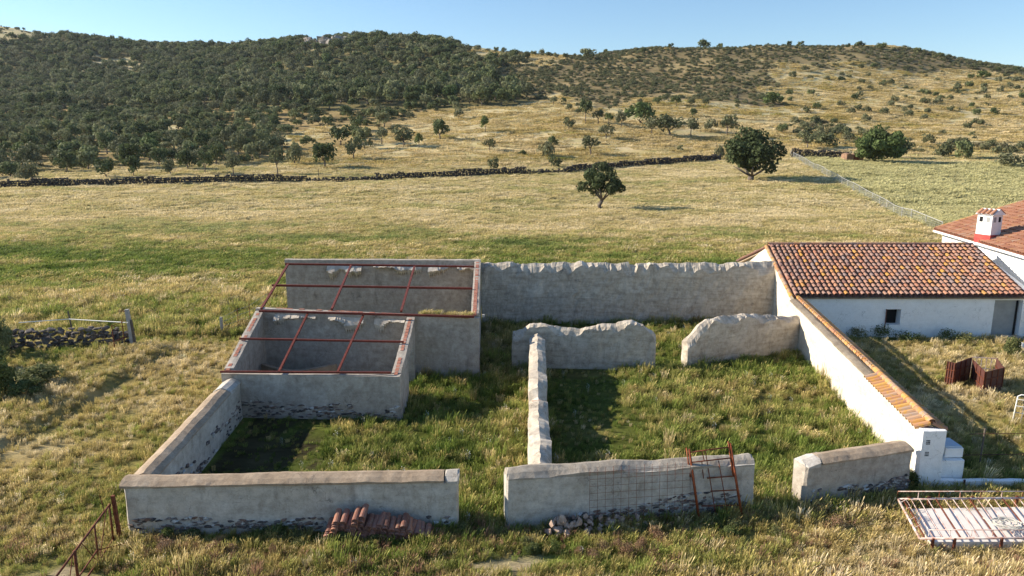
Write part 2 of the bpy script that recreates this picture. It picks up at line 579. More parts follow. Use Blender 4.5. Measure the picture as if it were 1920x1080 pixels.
def grass_mat():
    m, nt, b = newmat('grass_blades')
    a = nd(nt, 'ShaderNodeAttribute', attribute_name='gcol')
    a.attribute_type = 'INSTANCER'
    k = nd(nt, 'ShaderNodeAttribute', attribute_name='tint')
    kk = ramp(nt, k.outputs['Fac'], [(0, (.75, .78, .7)), (.8, (1.1, 1.1, 1.05)), (1, (1.5, 1.45, 1.35))])
    c = mixc(nt, 1.0, a.outputs['Color'], kk, 'MULTIPLY')
    nt.links.new(c, b.inputs['Base Color'])
    b.inputs['Roughness'].default_value = .7
    b.inputs['Specular IOR Level'].default_value = .15
    tr = nd(nt, 'ShaderNodeBsdfTranslucent')
    nt.links.new(c, tr.inputs[0])
    mx = nd(nt, 'ShaderNodeMixShader')
    mx.inputs[0].default_value = .38
    nt.links.new(b.outputs[0], mx.inputs[1])
    nt.links.new(tr.outputs[0], mx.inputs[2])
    nt.links.new(mx.outputs[0], nt.nodes['Material Output'].inputs[0])
    return m
M_grass = grass_mat()

def ground_mat():
    m, nt, b = newmat('ground')
    a = nd(nt, 'ShaderNodeAttribute', attribute_name='gcol')
    w = wcoord(nt)
    mp = nd(nt, 'ShaderNodeMapping')
    mp.inputs['Scale'].default_value = (.55, 1.3, 1)
    nt.links.new(w, mp.inputs[0])
    n1 = noise_n(nt, 1.1, 6, .7, mp.outputs[0], .6)
    n2 = noise_n(nt, .22, 5, .7, mp.outputs[0], .4)
    c = a.outputs['Color']
    c = mixc(nt, 1.0, c, ramp(nt, n1, [(.3, (.62, .62, .56)), (.65, (1.25, 1.22, 1.2))]), 'MULTIPLY')
    c = mixc(nt, 1.0, c, ramp(nt, n2, [(.35, (.80, .86, .72)), (.65, (1.12, 1.06, 1.02))]), 'MULTIPLY')
    nt.links.new(c, b.inputs['Base Color'])
    b.inputs['Roughness'].default_value = .95
    b.inputs['Specular IOR Level'].default_value = .05
    bump(nt, b, n1, .8, .25)
    return m
M_ground = ground_mat()

# ------------------------------------------------------------------ terrain mesh (one sheet)
us = np.concatenate([np.linspace(-3, -.85, 22)[:-1], np.linspace(-.85, .85, 285), np.linspace(.85, 3, 22)[1:]])
ys = np.concatenate([np.linspace(-250, 8, 20), np.arange(9, 60, .8), np.arange(60, 180, 2), np.arange(180, 640, 4), np.arange(640, 1500, 40), [1700, 2100, 2800]])
UU, YY = np.meshgrid(us, ys)
XX = UU * np.maximum(np.abs(YY), 34)
ZZ = zt(XX, YY)
nr, nc = XX.shape
tm = bpy.data.meshes.new('ground')
tv = np.stack([XX.ravel(), YY.ravel(), ZZ.ravel()], 1)
idx = np.arange(nr * nc).reshape(nr, nc)
quads = np.stack([idx[:-1, :-1].ravel(), idx[:-1, 1:].ravel(), idx[1:, 1:].ravel(), idx[1:, :-1].ravel()], 1)
tm.from_pydata(tv.tolist(), [], quads.tolist())
tx, ty, tz = tv.T
fo, scr, stp, tpx, tpy = vegmap(tx, ty, tz)
dr = dryness(tx, ty)
gc = grasscol(np.clip(dr, 0, .95), fbm(tx / 5, ty / 5, 0, 44) * .5)
pl_ = (sstep(58, 90, ty) * .38)[:, None]
gc = gc * (1 - pl_) + np.array([.56, .49, .30]) * pl_
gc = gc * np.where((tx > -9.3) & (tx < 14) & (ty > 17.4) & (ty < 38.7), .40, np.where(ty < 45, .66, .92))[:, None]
pen_shade = ((tx > -9.4) & (tx + 1.2 * noise3(tx, ty, 0, 57) < -6.9) & (ty > 17.4) & (ty < 25.6))[:, None]
gc = np.where(pen_shade, np.array([.055, .048, .026]) * (1 + .5 * fbm(tx / .8, ty / .8, 0, 52))[:, None], gc)  # near-black ground painted where the left wall's shadow falls in the pen
sp_ = soil_patch(tx, ty)[:, None]
gc = gc * (1 - sp_) + np.array([.34, .28, .21]) * sp_
hillgold = np.array([.53, .45, .285])
hb = sstep(165, 230, ty)[:, None]
gc = gc * (1 - .75 * hb) + hillgold * (1 + .35 * fbm(tx / 18, ty / 9, 0, 46))[:, None] * .75 * hb
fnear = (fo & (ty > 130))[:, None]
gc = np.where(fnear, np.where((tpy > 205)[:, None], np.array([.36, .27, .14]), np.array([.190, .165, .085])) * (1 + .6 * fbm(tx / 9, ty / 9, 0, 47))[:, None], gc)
gc = np.where((scr & (ty > 150))[:, None], np.array([.260, .205, .120]) * (1 + .6 * fbm(tx / 7, ty / 7, 0, 48))[:, None], gc)
crop = pip(tpx, tpy, CROP) & (ty > 45) & (ty < 175)
gc = np.where(crop[:, None], np.array([.36, .35, .155]) * (1 + .12 * fbm(tx / 4, ty / 4, 0, 49))[:, None], gc)
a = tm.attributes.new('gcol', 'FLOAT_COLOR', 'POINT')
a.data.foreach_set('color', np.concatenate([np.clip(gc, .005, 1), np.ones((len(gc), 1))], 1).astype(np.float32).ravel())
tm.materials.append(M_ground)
tm.polygons.foreach_set('use_smooth', [True] * len(tm.polygons))
tm.update()
g = bpy.data.objects.new('ground', tm)
COL.objects.link(g)
tag(g, 'rolling dry grass field rising into scrubby hills', 'ground', kind='structure')

# ------------------------------------------------------------------ wall builder
def C(v):
    return v if callable(v) else (lambda s, v=v: v)

def wallmesh(a, b, T, top, bf=.1, bb=.1, base=-.25, off=0.0, seg=.13, rough=.02, seed=0, nz=9, endround=.8, jag=0.0):
    """straight wall from a to b; its front face (right-hand side of a->b) lies at offset `off`, thickness T goes behind."""
    a, b = Vector((a[0], a[1])), Vector((b[0], b[1]))
    L = (b - a).length
    d = (b - a) / L
    n = Vector((d.y, -d.x))
    top, bf, bb, base = C(top), C(bf), C(bb), C(base)
    k = max(3, int(L / seg))
    ss = [0.0] + list(np.linspace(.05, L - .05, k)) + [L]
    rings = []
    jr = random.Random(seed)
    for q, s in enumerate(ss):
        h, f, r, z0 = top(s), bf(s), bb(s), base(s)
        if jag:
            h += jag * (.2 * jr.gauss(0, .5) + float(noise3(math.floor(s * 2.3 + .7 * float(noise3(s * 5, 0, 0, seed))) * 1.37, 7.7, 0, seed)))
            f = max(.04, f + jag * 2.6 * (.3 * jr.gauss(0, .5) + float(noise3(math.floor(s * 3.1) * 1.71, 2.2, 0, seed + 1))))
        e = endround if q in (0, len(ss) - 1) else 1.0
        m = (1 - e) / 2 * T
        ring = [(-m, z0 + (h - f - z0) * i / (nz - 1)) for i in range(nz)]
        hh = h - (1 - e) * .12
        ring += [(-.22 * T, h - f * .42), (-.5 * T, hh), (-.78 * T, h - r * .42)]
        ring += [(-T + m, z0 + (h - r - z0) * i / (nz - 1)) for i in range(nz - 1, -1, -1)]
        rings.append([(s, t + off, z) for t, z in ring])
    A = np.array(rings)
    s_, t_, z_ = A[..., 0], A[..., 1], A[..., 2]
    X = a.x + d.x * s_ + n.x * t_
    Y = a.y + d.y * s_ + n.y * t_
    dn = fbm(X * 1.7, Y * 1.7, z_ * 1.7, seed, 3) * rough + fbm(X * 7, Y * 7, z_ * 7, seed + 9, 2) * rough * .4
    ds = fbm(X * 1.9 + 50, Y * 1.9, z_ * 2.3, seed + 5, 2) * rough * 1.3
    dz = fbm(X * 2.1, Y * 2.1 + 30, z_ * 0, seed + 7, 3) * rough * 1.2
    w = np.zeros(A.shape[1])
    w[nz - 1:nz + 4] = 1
    X = X + n.x * dn + d.x * ds
    Y = Y + n.y * dn + d.y * ds
    Z = z_ + dz * w[None, :]
    m = A.shape[1]
    mb = MB()
    vs = [(X[i, j], Y[i, j], Z[i, j]) for i in range(len(ss)) for j in range(m)]
    fs = []
    for i in range(len(ss) - 1):
        for j in range(m - 1):
            fs.append((i * m + j, (i + 1) * m + j, (i + 1) * m + j + 1, i * m + j + 1))
    fs.append(tuple(range(m)))
    fs.append(tuple((len(ss) - 1) * m + j for j in range(m))[::-1])
    return mb.add(vs, fs)

def lerp_pts(pts):
    xs_, ys_ = zip(*pts)
    return lambda s: float(np.interp(s, xs_, ys_))

# stones --------------------------------------------------------------
def hull_mesh(name, mat, seed, npts=12, sq=(1, 1, 1)):
    r = random.Random(seed)
    bm = bmesh.new()
    for i in range(npts):
        v = Vector((r.gauss(0, 1), r.gauss(0, 1), r.gauss(0, 1))).normalized() * r.uniform(.8, 1.1)
        bm.verts.new((v.x * sq[0] * .5, v.y * sq[1] * .5, v.z * sq[2] * .5))
    o = bmesh.ops.convex_hull(bm, input=bm.verts)
    for v in [v for v in bm.verts if not v.link_faces]:
        bm.verts.remove(v)
    m = bpy.data.meshes.new(name)
    bm.to_mesh(m)
    bm.free()
    m.materials.append(mat)
    return m
STONE = [hull_mesh('stone', M_rock, 100 + i, 13) for i in range(7)]
STONEN = [hull_mesh('stone', M_drynear, 140 + i, 13) for i in range(6)]
RUBBLE = [hull_mesh('rubble', M_rockpale, 160 + i, 14) for i in range(6)]

def face_stones(parent, a, b, count, zlo, zhi, seed, off=0.0):
    r = random.Random(seed)
    a, b = Vector((a[0], a[1], 0)), Vector((b[0], b[1], 0))
    L = (b - a).length
    d = (b - a) / L
    n = Vector((d.y, -d.x, 0))
    zlo, zhi = C(zlo), C(zhi)
    ang = math.atan2(d.y, d.x)
    done = 0
    while done < count:
        s = r.uniform(.08, L - .08)
        z = r.uniform(zlo(s), zhi(s))
        if noise3(s * 1.1, z * 2.2, 0, seed)[()] > .42 + r.uniform(-.3, .3):
            continue
        w = r.uniform(.10, .30)
        h = r.uniform(.045, .115)
        M = Matrix.LocRotScale(a + d * s + n * (off + .012) + Vector((0, 0, z)), Quaternion((0, 0, 1), ang) @ Quaternion((0, 1, 0), r.gauss(0, .12)), Vector((w, r.uniform(.08, .13), h)))
        link('stone', r.choice(STONE), parent, M=M)
        done += 1

# ------------------------------------------------------------------ the ruin's low front walls
FOOT = []          # wall footprints kept clear of grass

def foot(a, b, T, off=0.0, pad=.03):
    a, b = Vector((a[0], a[1])), Vector((b[0], b[1]))
    d = (b - a).normalized()
    n = Vector((d.y, -d.x))
    p = [a - d * pad + n * (off + pad), b + d * pad + n * (off + pad), b + d * pad + n * (off - T - pad), a - d * pad + n * (off - T - pad)]
    FOOT.append([(q.x, q.y) for q in p])

def wobble(base, amp, seed, sc=1.3):
    base = C(base)
    return lambda s: base(s) + amp * float(fbm(s * sc, seed * 3.1, 0, seed, 3))

A0, A1 = (-9.93, 16.82), (-1.40, 17.16)
LW1 = (-10.50, 24.75)
T0 = .58
t = thing('low_wall', (*A0, 0), 'low plastered front wall with brown coping, roof tiles stacked against its foot', 'wall', 'low walls round the ruin')
wallmesh(A0, A1, T0, wobble(1.36, .012, 1), .03, .03, seed=1, rough=.022).build('wall_body', M_plaster2, t)
cap = wallmesh((A0[0] - .06, A0[1]), (A1[0] - .36, A1[1] - .014), T0 + .10, wobble(1.52, .018, 2), .125, .125, base=1.345, off=.05, nz=2, seed=2, rough=.022, endround=.97).build('coping', M_cap, t)
wallmesh((A1[0] - .355, A1[1] - .014), (A1[0] + .015, A1[1]), T0 + .06, 1.53, .16, .15, base=1.30, off=.03, nz=3, seed=3, rough=.02, endround=.75).build('coping_end', M_plaster2, t, label='grey plastered end of the coping')
face_stones(t, A0, A1, 290, lambda s: .02, lambda s: .44 + .08 * math.sin(s * 1.3), 11)
foot(A0, A1, T0)

t = thing('low_wall', (*LW1, 0), 'low side wall with brown rounded coping running back to the roofless shed', 'wall', 'low walls round the ruin')
wallmesh((A0[0] + T0, A0[1] + T0 + .03), (LW1[0] + T0, LW1[1] + .13), T0, wobble(1.36, .012, 4), .03, .03, seed=4, rough=.022).build('wall_body', M_plaster2, t)
wallmesh((A0[0] + T0, A0[1] + T0 - .06), (LW1[0] + T0 + .03, LW1[1] - .95), T0 + .10, wobble(1.525, .02, 5), .15, .15, base=1.345, off=.05, nz=2, seed=5, rough=.024, endround=.98).build('coping', M_cap, t)
wallmesh((LW1[0] + T0 + .035, LW1[1] - .945), (LW1[0] + T0, LW1[1] + .135), T0 + .06, 1.54, .15, .15, base=1.33, off=.03, nz=2, seed=6, rough=.02, endround=.98).build('coping_end', M_plaster2, t, label='pale mortar length of the coping next to the shed')
face_stones(t, (A0[0] + T0, A0[1] + 1.0), (LW1[0] + T0, LW1[1] - .1), 110, .05, lambda s: .75 + .12 * math.sin(s * 2), 12)
foot((A0[0] + T0, A0[1] + T0), (LW1[0] + T0, LW1[1]), T0)

B0, B1 = (-.15, 17.10), (6.65, 18.03)
t = thing('low_wall', (*B0, 0), 'low front wall with worn coping and a rusty scaffold frame leaning on it', 'wall', 'low walls round the ruin')
wallmesh(B0, B1, .62, wobble(1.46, .02, 7), .06, .06, seed=7, rough=.03, endround=.72).build('wall_body', M_plaster2, t)
wallmesh((B0[0] + .03, B0[1]), (B1[0] - .03, B1[1]), .64, lambda s: 1.60 + .03 * math.sin(s * .9) + .02 * math.sin(s * 2.7), lambda s: .16 + .05 * math.sin(s * 2.1), .14, base=lambda s: 1.40, off=.012, nz=2, seed=8, rough=.034, endround=.8).build('coping', M_capgrey, t)
face_stones(t, (B0[0] + 1.2, B0[1] + .165), B1, 260, lambda s: .02 + max(0, .12 - s * .05), lambda s: .14 + min(.5, s * .16) + .06 * math.sin(s * 2), 13)
foot(B0, B1, .62)

C0, C1 = (8.08, 18.19), (11.55, 19.20)
t = thing('low_wall', (*C0, 0), 'short low front wall with exposed stone foot beside the white pillar', 'wall', 'low walls round the ruin')
wallmesh(C0, C1, .60, wobble(1.28, .015, 9), .03, .03, seed=9, rough=.028, endround=.8).build('wall_body', M_plaster, t)
wallmesh((C0[0] + .48, C0[1] + .13), C1, .66, wobble(1.44, .015, 10), .13, .12, base=1.262, off=.03, nz=2, seed=10, rough=.022, endround=.97).build('coping', M_cap, t)
wallmesh(C0, (C0[0] + .475, C0[1] + .129), .62, lambda s: 1.33 + .22 * s, .1, .1, base=1.2, off=.01, nz=2, seed=14, rough=.02, endround=.75).build('coping_end', M_plaster2, t, label='grey sloping end of the coping')
face_stones(t, (C0[0] + .1, C0[1] + .027), C1, 170, .02, lambda s: .50 + .08 * math.sin(s * 2.2), 15)
foot(C0, C1, .60)

# partition wall running back from the front wall
Q0, Q1 = (1.08, 17.95), (1.42, 30.45)
t = thing('partition_wall', (*Q0, 0), 'worn narrow partition wall running back from the front wall, stepped and crumbling', 'wall', 'crumbling inner walls of the ruin')
ptop = lerp_pts([(0, 1.50), (2.6, 1.42), (3.4, 1.24), (5.6, 1.18), (5.75, .98), (6.3, 1.02), (6.45, 1.32), (8.4, 1.45), (9.0, 1.62), (11.3, 1.72), (12.5, 1.70)])
wallmesh(Q0, Q1, .64, wobble(ptop, .06, 16, 1.6), lambda s: .18 + .10 * math.sin(s * 3.1), lambda s: .14 + .06 * math.sin(s * 2.2), seed=16, rough=.06, endround=.98, seg=.09, jag=.03).build('wall_body', M_earth, t)
MBk = MB().box((0, 0, 0), (.30, .16, .06))
link('brick', MBk.mesh('brick', M_brick), t, loc=(.86, 17.95 + 5.6, 1.13)).rotation_euler = (0, 0, .4)
foot(Q0, Q1, .64)

# inner cross walls
I0, I1 = (0.0, 30.85), (6.38, 30.45)
t = thing('inner_wall', (*I0, 0), 'crumbling wavy-topped inner wall standing free in the middle of the ruin', 'wall', 'crumbling inner walls of the ruin')
itop = lerp_pts([(0, 1.66), (.5, 1.78), (.75, 2.0), (1.3, 2.02), (1.8, 1.92), (3.0, 1.85), (3.3, 1.95), (4.6, 2.05), (4.8, 2.22), (5.4, 2.22), (5.8, 2.02), (6.1, 1.80), (6.4, 1.60)])
wallmesh(I0, I1, .55, wobble(itop, .07, 17, 1.9), lambda s: .22 + .13 * math.sin(s * 2.9 + 1) + .08 * math.sin(s * 7), .12, seed=17, rough=.05, endround=.85, seg=.09, jag=.035).build('wall_body', M_earth, t)
foot(I0, I1, .55)
J0, J1 = (7.90, 30.75), (13.98, 33.45)
t = thing('inner_wall', (*J0, 0), 'crumbling inner wall with sloping end, joined to the tall tiled boundary wall', 'wall', 'crumbling inner walls of the ruin')
jtop = lerp_pts([(0, 1.25), (.35, 1.55), (.8, 1.94), (1.2, 2.14), (3.0, 2.16), (3.3, 2.20), (4.0, 2.10), (4.3, 1.98), (4.9, 1.96), (5.4, 1.80), (6.6, 1.72)])
wallmesh(J0, J1, .55, wobble(jtop, .05, 18, 1.7), lambda s: .24 + .10 * math.sin(s * 3.3) + .06 * math.sin(s * 8), .12, seed=18, rough=.05, endround=.85, seg=.09, jag=.035).build('wall_body', M_earth, t)
foot(J0, J1, .55)

# tall back wall
K0, K1 = (-1.70, 38.75), (14.75, 38.95)
t = thing('back_wall', (*K0, 0), 'tall plastered back wall with a ragged eroded top, between shed and tiled building', 'wall')
kt = wobble(3.42, .10, 19, .8)
wallmesh(K0, K1, .70, lambda s: kt(s) - (.16 if 8.2 < s < 8.6 else 0) - .05 * float(noise3(s * 2.4, .3, 0, 121)), lambda s: max(.06, .34 + .42 * float(fbm(s * .9, 3.3, 0, 119, 4)) + .25 * float(noise3(s * 3.1, 1.3, 0, 120))), .2, seed=19, rough=.06, nz=16, endround=.95, seg=.09, jag=.045).build('wall_body', M_earth, t)
foot(K0, K1, .70)

# ------------------------------------------------------------------ roofless shed: lower and upper room
zA = lambda y: 1.72 + (y - 24.8) * .20          # roof plane of lower room
zB = lambda y: 2.80 + (y - 29.9) * .083         # roof plane of upper room
SH = (-10.6, 24.9, 0)
shed = thing('roofless_shed', SH, 'lower roofless shed room with red steel beams and brick-topped walls', 'shed')
FLc, FRc = (-10.62, 24.93), (-4.05, 24.60)
MLc, MRc = (-11.15, 30.25), (-1.42, 29.40)
TW = .34
def sub(a, b):
    return math.hypot(a[0] - b[0], a[1] - b[1])
wf = wallmesh(FLc, FRc, TW, wobble(1.70, .006, 20), .012, .012, seed=20, rough=.014, endround=.97).build('front_wall', M_plaster, shed)
face_stones(shed, (FLc[0] + .6, FLc[1] - .03), FRc, 200, .05, lambda s: .62 + .06 * math.sin(s * 2), 21, .002)
# left side wall (right-hand side of travel is the room side)
def along(a, b, s):
    L = sub(a, b)
    return a[1] + (b[1] - a[1]) * s / L
La, Lb = (FLc[0] + TW, FLc[1] + TW), (MLc[0] + TW, MLc[1] - .005)
wallmesh(La, Lb, TW, lambda s: zA(along(La, Lb, s)) - .02, .012, .012, seed=22, rough=.012, endround=.99).build('side_wall', M_plaster, shed)
# right side wall with a doorway towards the back
Ra, Rb = (FRc[0], FRc[1] + TW + .005), (-4.15, 29.62)
wallmesh((Ra[0], Ra[1]), (Ra[0] - .03, 26.95), TW, lambda s: zA(Ra[1] + s) - .02, .012, .012, seed=23, rough=.012, endround=.99).build('side_wall', M_plaster, shed)
wallmesh((Ra[0] - .03, 26.955), (Ra[0] - .085, 29.0), TW, lambda s: zA(26.955 + s) - .02, .012, .012, base=1.62, nz=3, seed=24, rough=.012, endround=.99).build('door_lintel', M_plaster, shed)
wallmesh((Ra[0] - .085, 29.005), Rb, TW, lambda s: zA(29.005 + s) - .02, .012, .012, seed=25, rough=.012, endround=.99).build('side_wall', M_plaster, shed)
# beams of the lower room
def beamA(p, q, w=.09):
    a_, b_ = PL(*p, 1.78 - 24.8 * .2, .2), PL(*q, 1.78 - 24.8 * .2, .2)
    MB().bar(a_, b_, w, w).build('roof_beam', M_beam, shed)
beamA((413, 697), (733, 699), .07)
beamA((449, 635), (757, 641), .075)
for p, q in (((523, 697), (577, 588)), ((633, 698), (681, 592))):
    beamA(p, q, .075)
# manger in the back corner
mg = MB()
arc = [(-10.55 + 3.1 * k / 10, 29.0 - .75 * math.sin(math.pi * k / 10)) for k in range(11)]
for (x1, y1), (x2, y2) in zip(arc[:-1], arc[1:]):
    mg.box(((x1 + x2) / 2, (y1 + y2) / 2, .35 + .12 * abs(x1 + x2 + 18) / 6), (sub((x1, y1), (x2, y2)) + .02, .16, .75), Quaternion((0, 0, 1), math.atan2(y2 - y1, x2 - x1)).to_matrix())
mg.build('manger', M_cap, shed)
# grey inside patch: brick pieces along the sloping tops
BR = MB().box((0, 0, 0), (1, 1, 1)).mesh('brick', M_brick)
def bricks(parent, a, b, zf, w, gap=.03, Lb_=.23, seed=0, skip=.12, lift=.008, th=.05):
    r = random.Random(seed)
    a, b = Vector((*a, 0)), Vector((*b, 0))
    d = b - a
    L = d.length
    d = d / L
    s = .05
    while s < L - Lb_:
        if r.random() > skip:
            p = a + d * (s + Lb_ / 2)
            z = zf(p.y) if callable(zf) else zf
            z2 = (zf(p.y + d.y * .1) - zf(p.y - d.y * .1)) / .2 if callable(zf) else 0
            dirv = Vector((d.x, d.y, z2)).normalized()
            side = dirv.cross(Vector((0, 0, 1))).normalized()
            up = side.cross(dirv)
            M = Matrix((dirv, side, up)).transposed().to_4x4()
            M = M @ Matrix.Diagonal((Lb_ * r.uniform(.9, 1.02), w * r.uniform(.9, 1.05), th, 1))
            M.translation = p + Vector((0, 0, z - th / 2 + lift + r.uniform(-.004, .004)))
            link('brick', BR, parent, M=M)
        s += Lb_ + gap
bricks(shed, (La[0] - .17, La[1] - .2), (Lb[0] - .17, Lb[1]), lambda y: zA(y) - .02, .13, seed=1)
bricks(shed, (Ra[0] - .17, Ra[1] - .2), (Rb[0] - .17, Rb[1]), lambda y: zA(y) - .02, .13, seed=2)
foot(FLc, FRc, TW); foot(La, Lb, TW); foot(Ra, (Ra[0], 26.95), TW); foot((Ra[0], 29.0), Rb, TW)

up = thing('roofless_shed', (-1.42, 29.4, 0), 'taller rear roofless shed room, open on its left, under a grid of red beams', 'shed')
wallmesh(MLc, MRc, .32, lambda s: 2.90 - .24 * s / 9.77, .015, .03, seed=27, rough=.015, nz=12, endround=.98).build('front_wall', M_plaster, up)
NBL, NBR = (-12.55, 38.95), (-1.74, 38.72)
wallmesh(NBL, NBR, .40, lambda s: 3.62, lambda s: .02, .02, seed=28, rough=.018, nz=14, endround=.98).build('rear_wall', M_plaster, up)
# bare plaster scars under the beam
Ua, Ub = (MRc[0], MRc[1] + .325), (-1.72, 38.70)
wallmesh(Ua, Ub, .34, lambda s: zB(Ua[1] + s) + .02, .015, .015, seed=29, rough=.014, nz=12, endround=.985).build('side_wall', M_plaster, up)
bricks(up, (Ua[0] - .17, Ua[1] - .3), (Ub[0] - .17, Ub[1]), lambda y: zB(y) + .02, .16, seed=3, skip=.05)
bricks(up, (MLc[0] + .3, MLc[1] + .15), (MRc[0] - 3.2, MRc[1] + .42), lambda y: 2.90 - .24 * (30.4 - y) / .85 + .0, .12, seed=4, skip=.35)
scar = MB()
r_ = random.Random(5)
for x0, x1, dz in ((-10.2, -8.3, .0), (-7.6, -5.0, .05), (-4.6, -3.3, .04), (-3.0, -1.9, .02)):
    # ledge of loose mortar where the roof sheets were bedded
    scar = MB()
    k = int((x1 - x0) / .10)
    for i in range(k):
        x = x0 + (x1 - x0) * i / k
        y = NBL[1] + (NBR[1] - NBL[1]) * (x - NBL[0]) / (NBR[0] - NBL[0])
        hgt_ = r_.uniform(.02, .16) + .42 * max(0, .35 + float(noise3(x * 2.1, 2.2, 0, 61)))
        dp_ = .12 + .22 * max(0, .5 + float(noise3(x * 3.1, 8.2, 0, 63)))
        scar.add([(x, y - .01, 3.30 + dz), (x + .12, y - .01, 3.30 + dz + r_.uniform(-.04, .04)), (x + .13, y - dp_, 3.24 - hgt_ * .5 + dz), (x - .01, y - dp_, 3.24 - hgt_ * .5 + dz), (x + .06, y - .02, 3.20 - hgt_ * 1.25 + dz)],
                 [(0, 3, 2, 1), (3, 4, 2), (0, 4, 3), (1, 2, 4)])
    scar.build('mortar_ledge', M_ledge, up)
scar2 = MB()
for x0, x1 in ((-10.3, -8.5), (-7.9, -6.4), (-5.9, -4.6)):
    scar2 = MB()
    k = int((x1 - x0) / .10)
    for i in range(k):
        x = x0 + (x1 - x0) * i / k
        y = MLc[1] + (MRc[1] - MLc[1]) * (x - MLc[0]) / (MRc[0] - MLc[0])
        z = 2.90 - .24 * (x - MLc[0]) / 9.73 - .22
        hgt_ = r_.uniform(.02, .16) + .40 * max(0, .35 + float(noise3(x * 2.1, 5.2, 0, 62)))
        dp_ = .10 + .18 * max(0, .5 + float(noise3(x * 3.1, 9.2, 0, 64)))
        scar2.add([(x, y - .01, z), (x + .12, y - .01, z + r_.uniform(-.02, .02)), (x + .13, y - dp_, z - .04 - hgt_ * .5), (x - .01, y - dp_, z - .04 - hgt_ * .5), (x + .06, y - .02, z - .06 - hgt_ * 1.2)], [(0, 3, 2, 1), (3, 4, 2), (0, 4, 3), (1, 2, 4)])
    scar2.build('mortar_ledge', M_ledge, up)
def beamB(p, q, w=.10, dz=.06):
    a_, b_ = PL(*p, 2.80 + dz - 29.9 * .083, .083), PL(*q, 2.80 + dz - 29.9 * .083, .083)
    MB().bar(a_, b_, w, w).build('roof_beam', M_beam, up)
beamB((535, 495), (889, 500))
beamB((510, 535), (886, 541))
beamB((486, 583), (889, 594), .09)
for p, q in (((490, 579), (540, 496)), ((622, 580), (658, 498)), ((752, 584), (777, 500))):
    beamB(p, q, .09)
foot(MLc, MRc, .32); foot(NBL, NBR, .40); foot(Ua, Ub, .34)
pbx = PY(905, 592, 29.6)
MB().box((pbx.x + .03, pbx.y, pbx.z), (.10, .14, .10)).build('junction_box', M_concrete, up)

# ------------------------------------------------------------------ tall boundary wall with tiled top and end pillar
def tile_geo(L=.46, r0=.085, r1=.105, th=.014, n=6):
    vs, fs = [], []
    for yy, rr in ((0, r1), (L, r0)):
        for q in (rr, rr - th):
            for k in range(n + 1):
                a_ = math.pi * k / n
                vs.append((-math.cos(a_) * q, yy, math.sin(a_) * q * 1.0))
    m = n + 1
    for k in range(n):
        fs.append((k, k + 1, 2 * m + k + 1, 2 * m + k))
        fs.append((m + k + 1, m + k, 3 * m + k, 3 * m + k + 1))
        fs.append((k + 1, k, m + k, m + k + 1))
    fs += [(0, 2 * m, 3 * m, m), (m - 1, 2 * m - 1, 4 * m - 1, 3 * m - 1)]
    return np.array(vs), fs
def tile_me(name, mat, **kw):
    v, f = tile_geo(**kw)
    return MB().add(v, f).mesh(name, mat)
TV, TF = tile_geo(.50, .086, .122)
T_roof = tile_me('roof_tile', M_tile, L=.50, r0=.086, r1=.122)
T_cop = tile_me('coping_tile', M_lichen, L=.46, r0=.10, r1=.12)

RW0, RW1 = (11.95, 19.72), (14.22, 35.75)
t = thing('boundary_wall', (*RW0, 0), 'tall cream boundary wall topped with lichen-covered clay tiles', 'wall')
rdir = Vector((RW1[0] - RW0[0], RW1[1] - RW0[1], 0)).normalized()
rnor = Vector((rdir.y, -rdir.x, 0))
Lr = sub(RW0, RW1)
rtop = lambda s: 1.72 + .30 * s / Lr
wallmesh((RW0[0], RW0[1] + .02), RW1, .55, wobble(rtop, .012, 30), .05, .06, off=.55, seed=30, rough=.03, nz=12, endround=.98).build('wall_body', M_cream, t)
wallmesh((RW0[0] + rdir.x * 4.6, RW0[1] + rdir.y * 4.6), RW1, .42, lambda s: rtop(s + 4.6) + .10, .05, .06, base=lambda s: rtop(s + 4.6) - .04, off=.43, nz=2, seed=31, rough=.03, endround=.98).build('mortar_bed', M_bed, t)
def tile_at(parent, p, fwd, up_, name='coping_tile', me=None, jit=.02):
    fwd = fwd.normalized()
    s_ = fwd.cross(up_).normalized()
    u_ = s_.cross(fwd)
    M = Matrix((s_, fwd, u_)).transposed().to_4x4()
    M = M @ Matrix.Rotation(random.gauss(0, jit), 4, 'Z')
    M.translation = p
    return link(name, me or T_cop, parent, M=M)
base3 = Vector((*RW0, 0))
s = .0
while s < Lr - .1:                                # ridge tiles along the top
    z = rtop(s) + (.22 if s < 4.6 else .14)
    tile_at(t, base3 + rdir * s + rnor * (.42 if s > 4.6 else .34) + Vector((0, 0, z)), rdir + Vector((0, 0, .04)), Vector((0, 0, 1)))
    s += .36
s = .06
while s < Lr - .1:                                # tiles hanging over the yard side
    z = rtop(s)
    tile_at(t, base3 + rdir * s + rnor * .74 + Vector((0, 0, z + .0)), -rnor + Vector((0, 0, .42)), Vector((0, 0, 1)))
    if s < 4.5:                                   # the near stretch is tiled to both sides
        tile_at(t, base3 + rdir * s - rnor * .13 + Vector((0, 0, z + .02)), rnor + Vector((0, 0, .38)), Vector((0, 0, 1)))
    s += .235
foot(RW0, RW1, .55, .55)
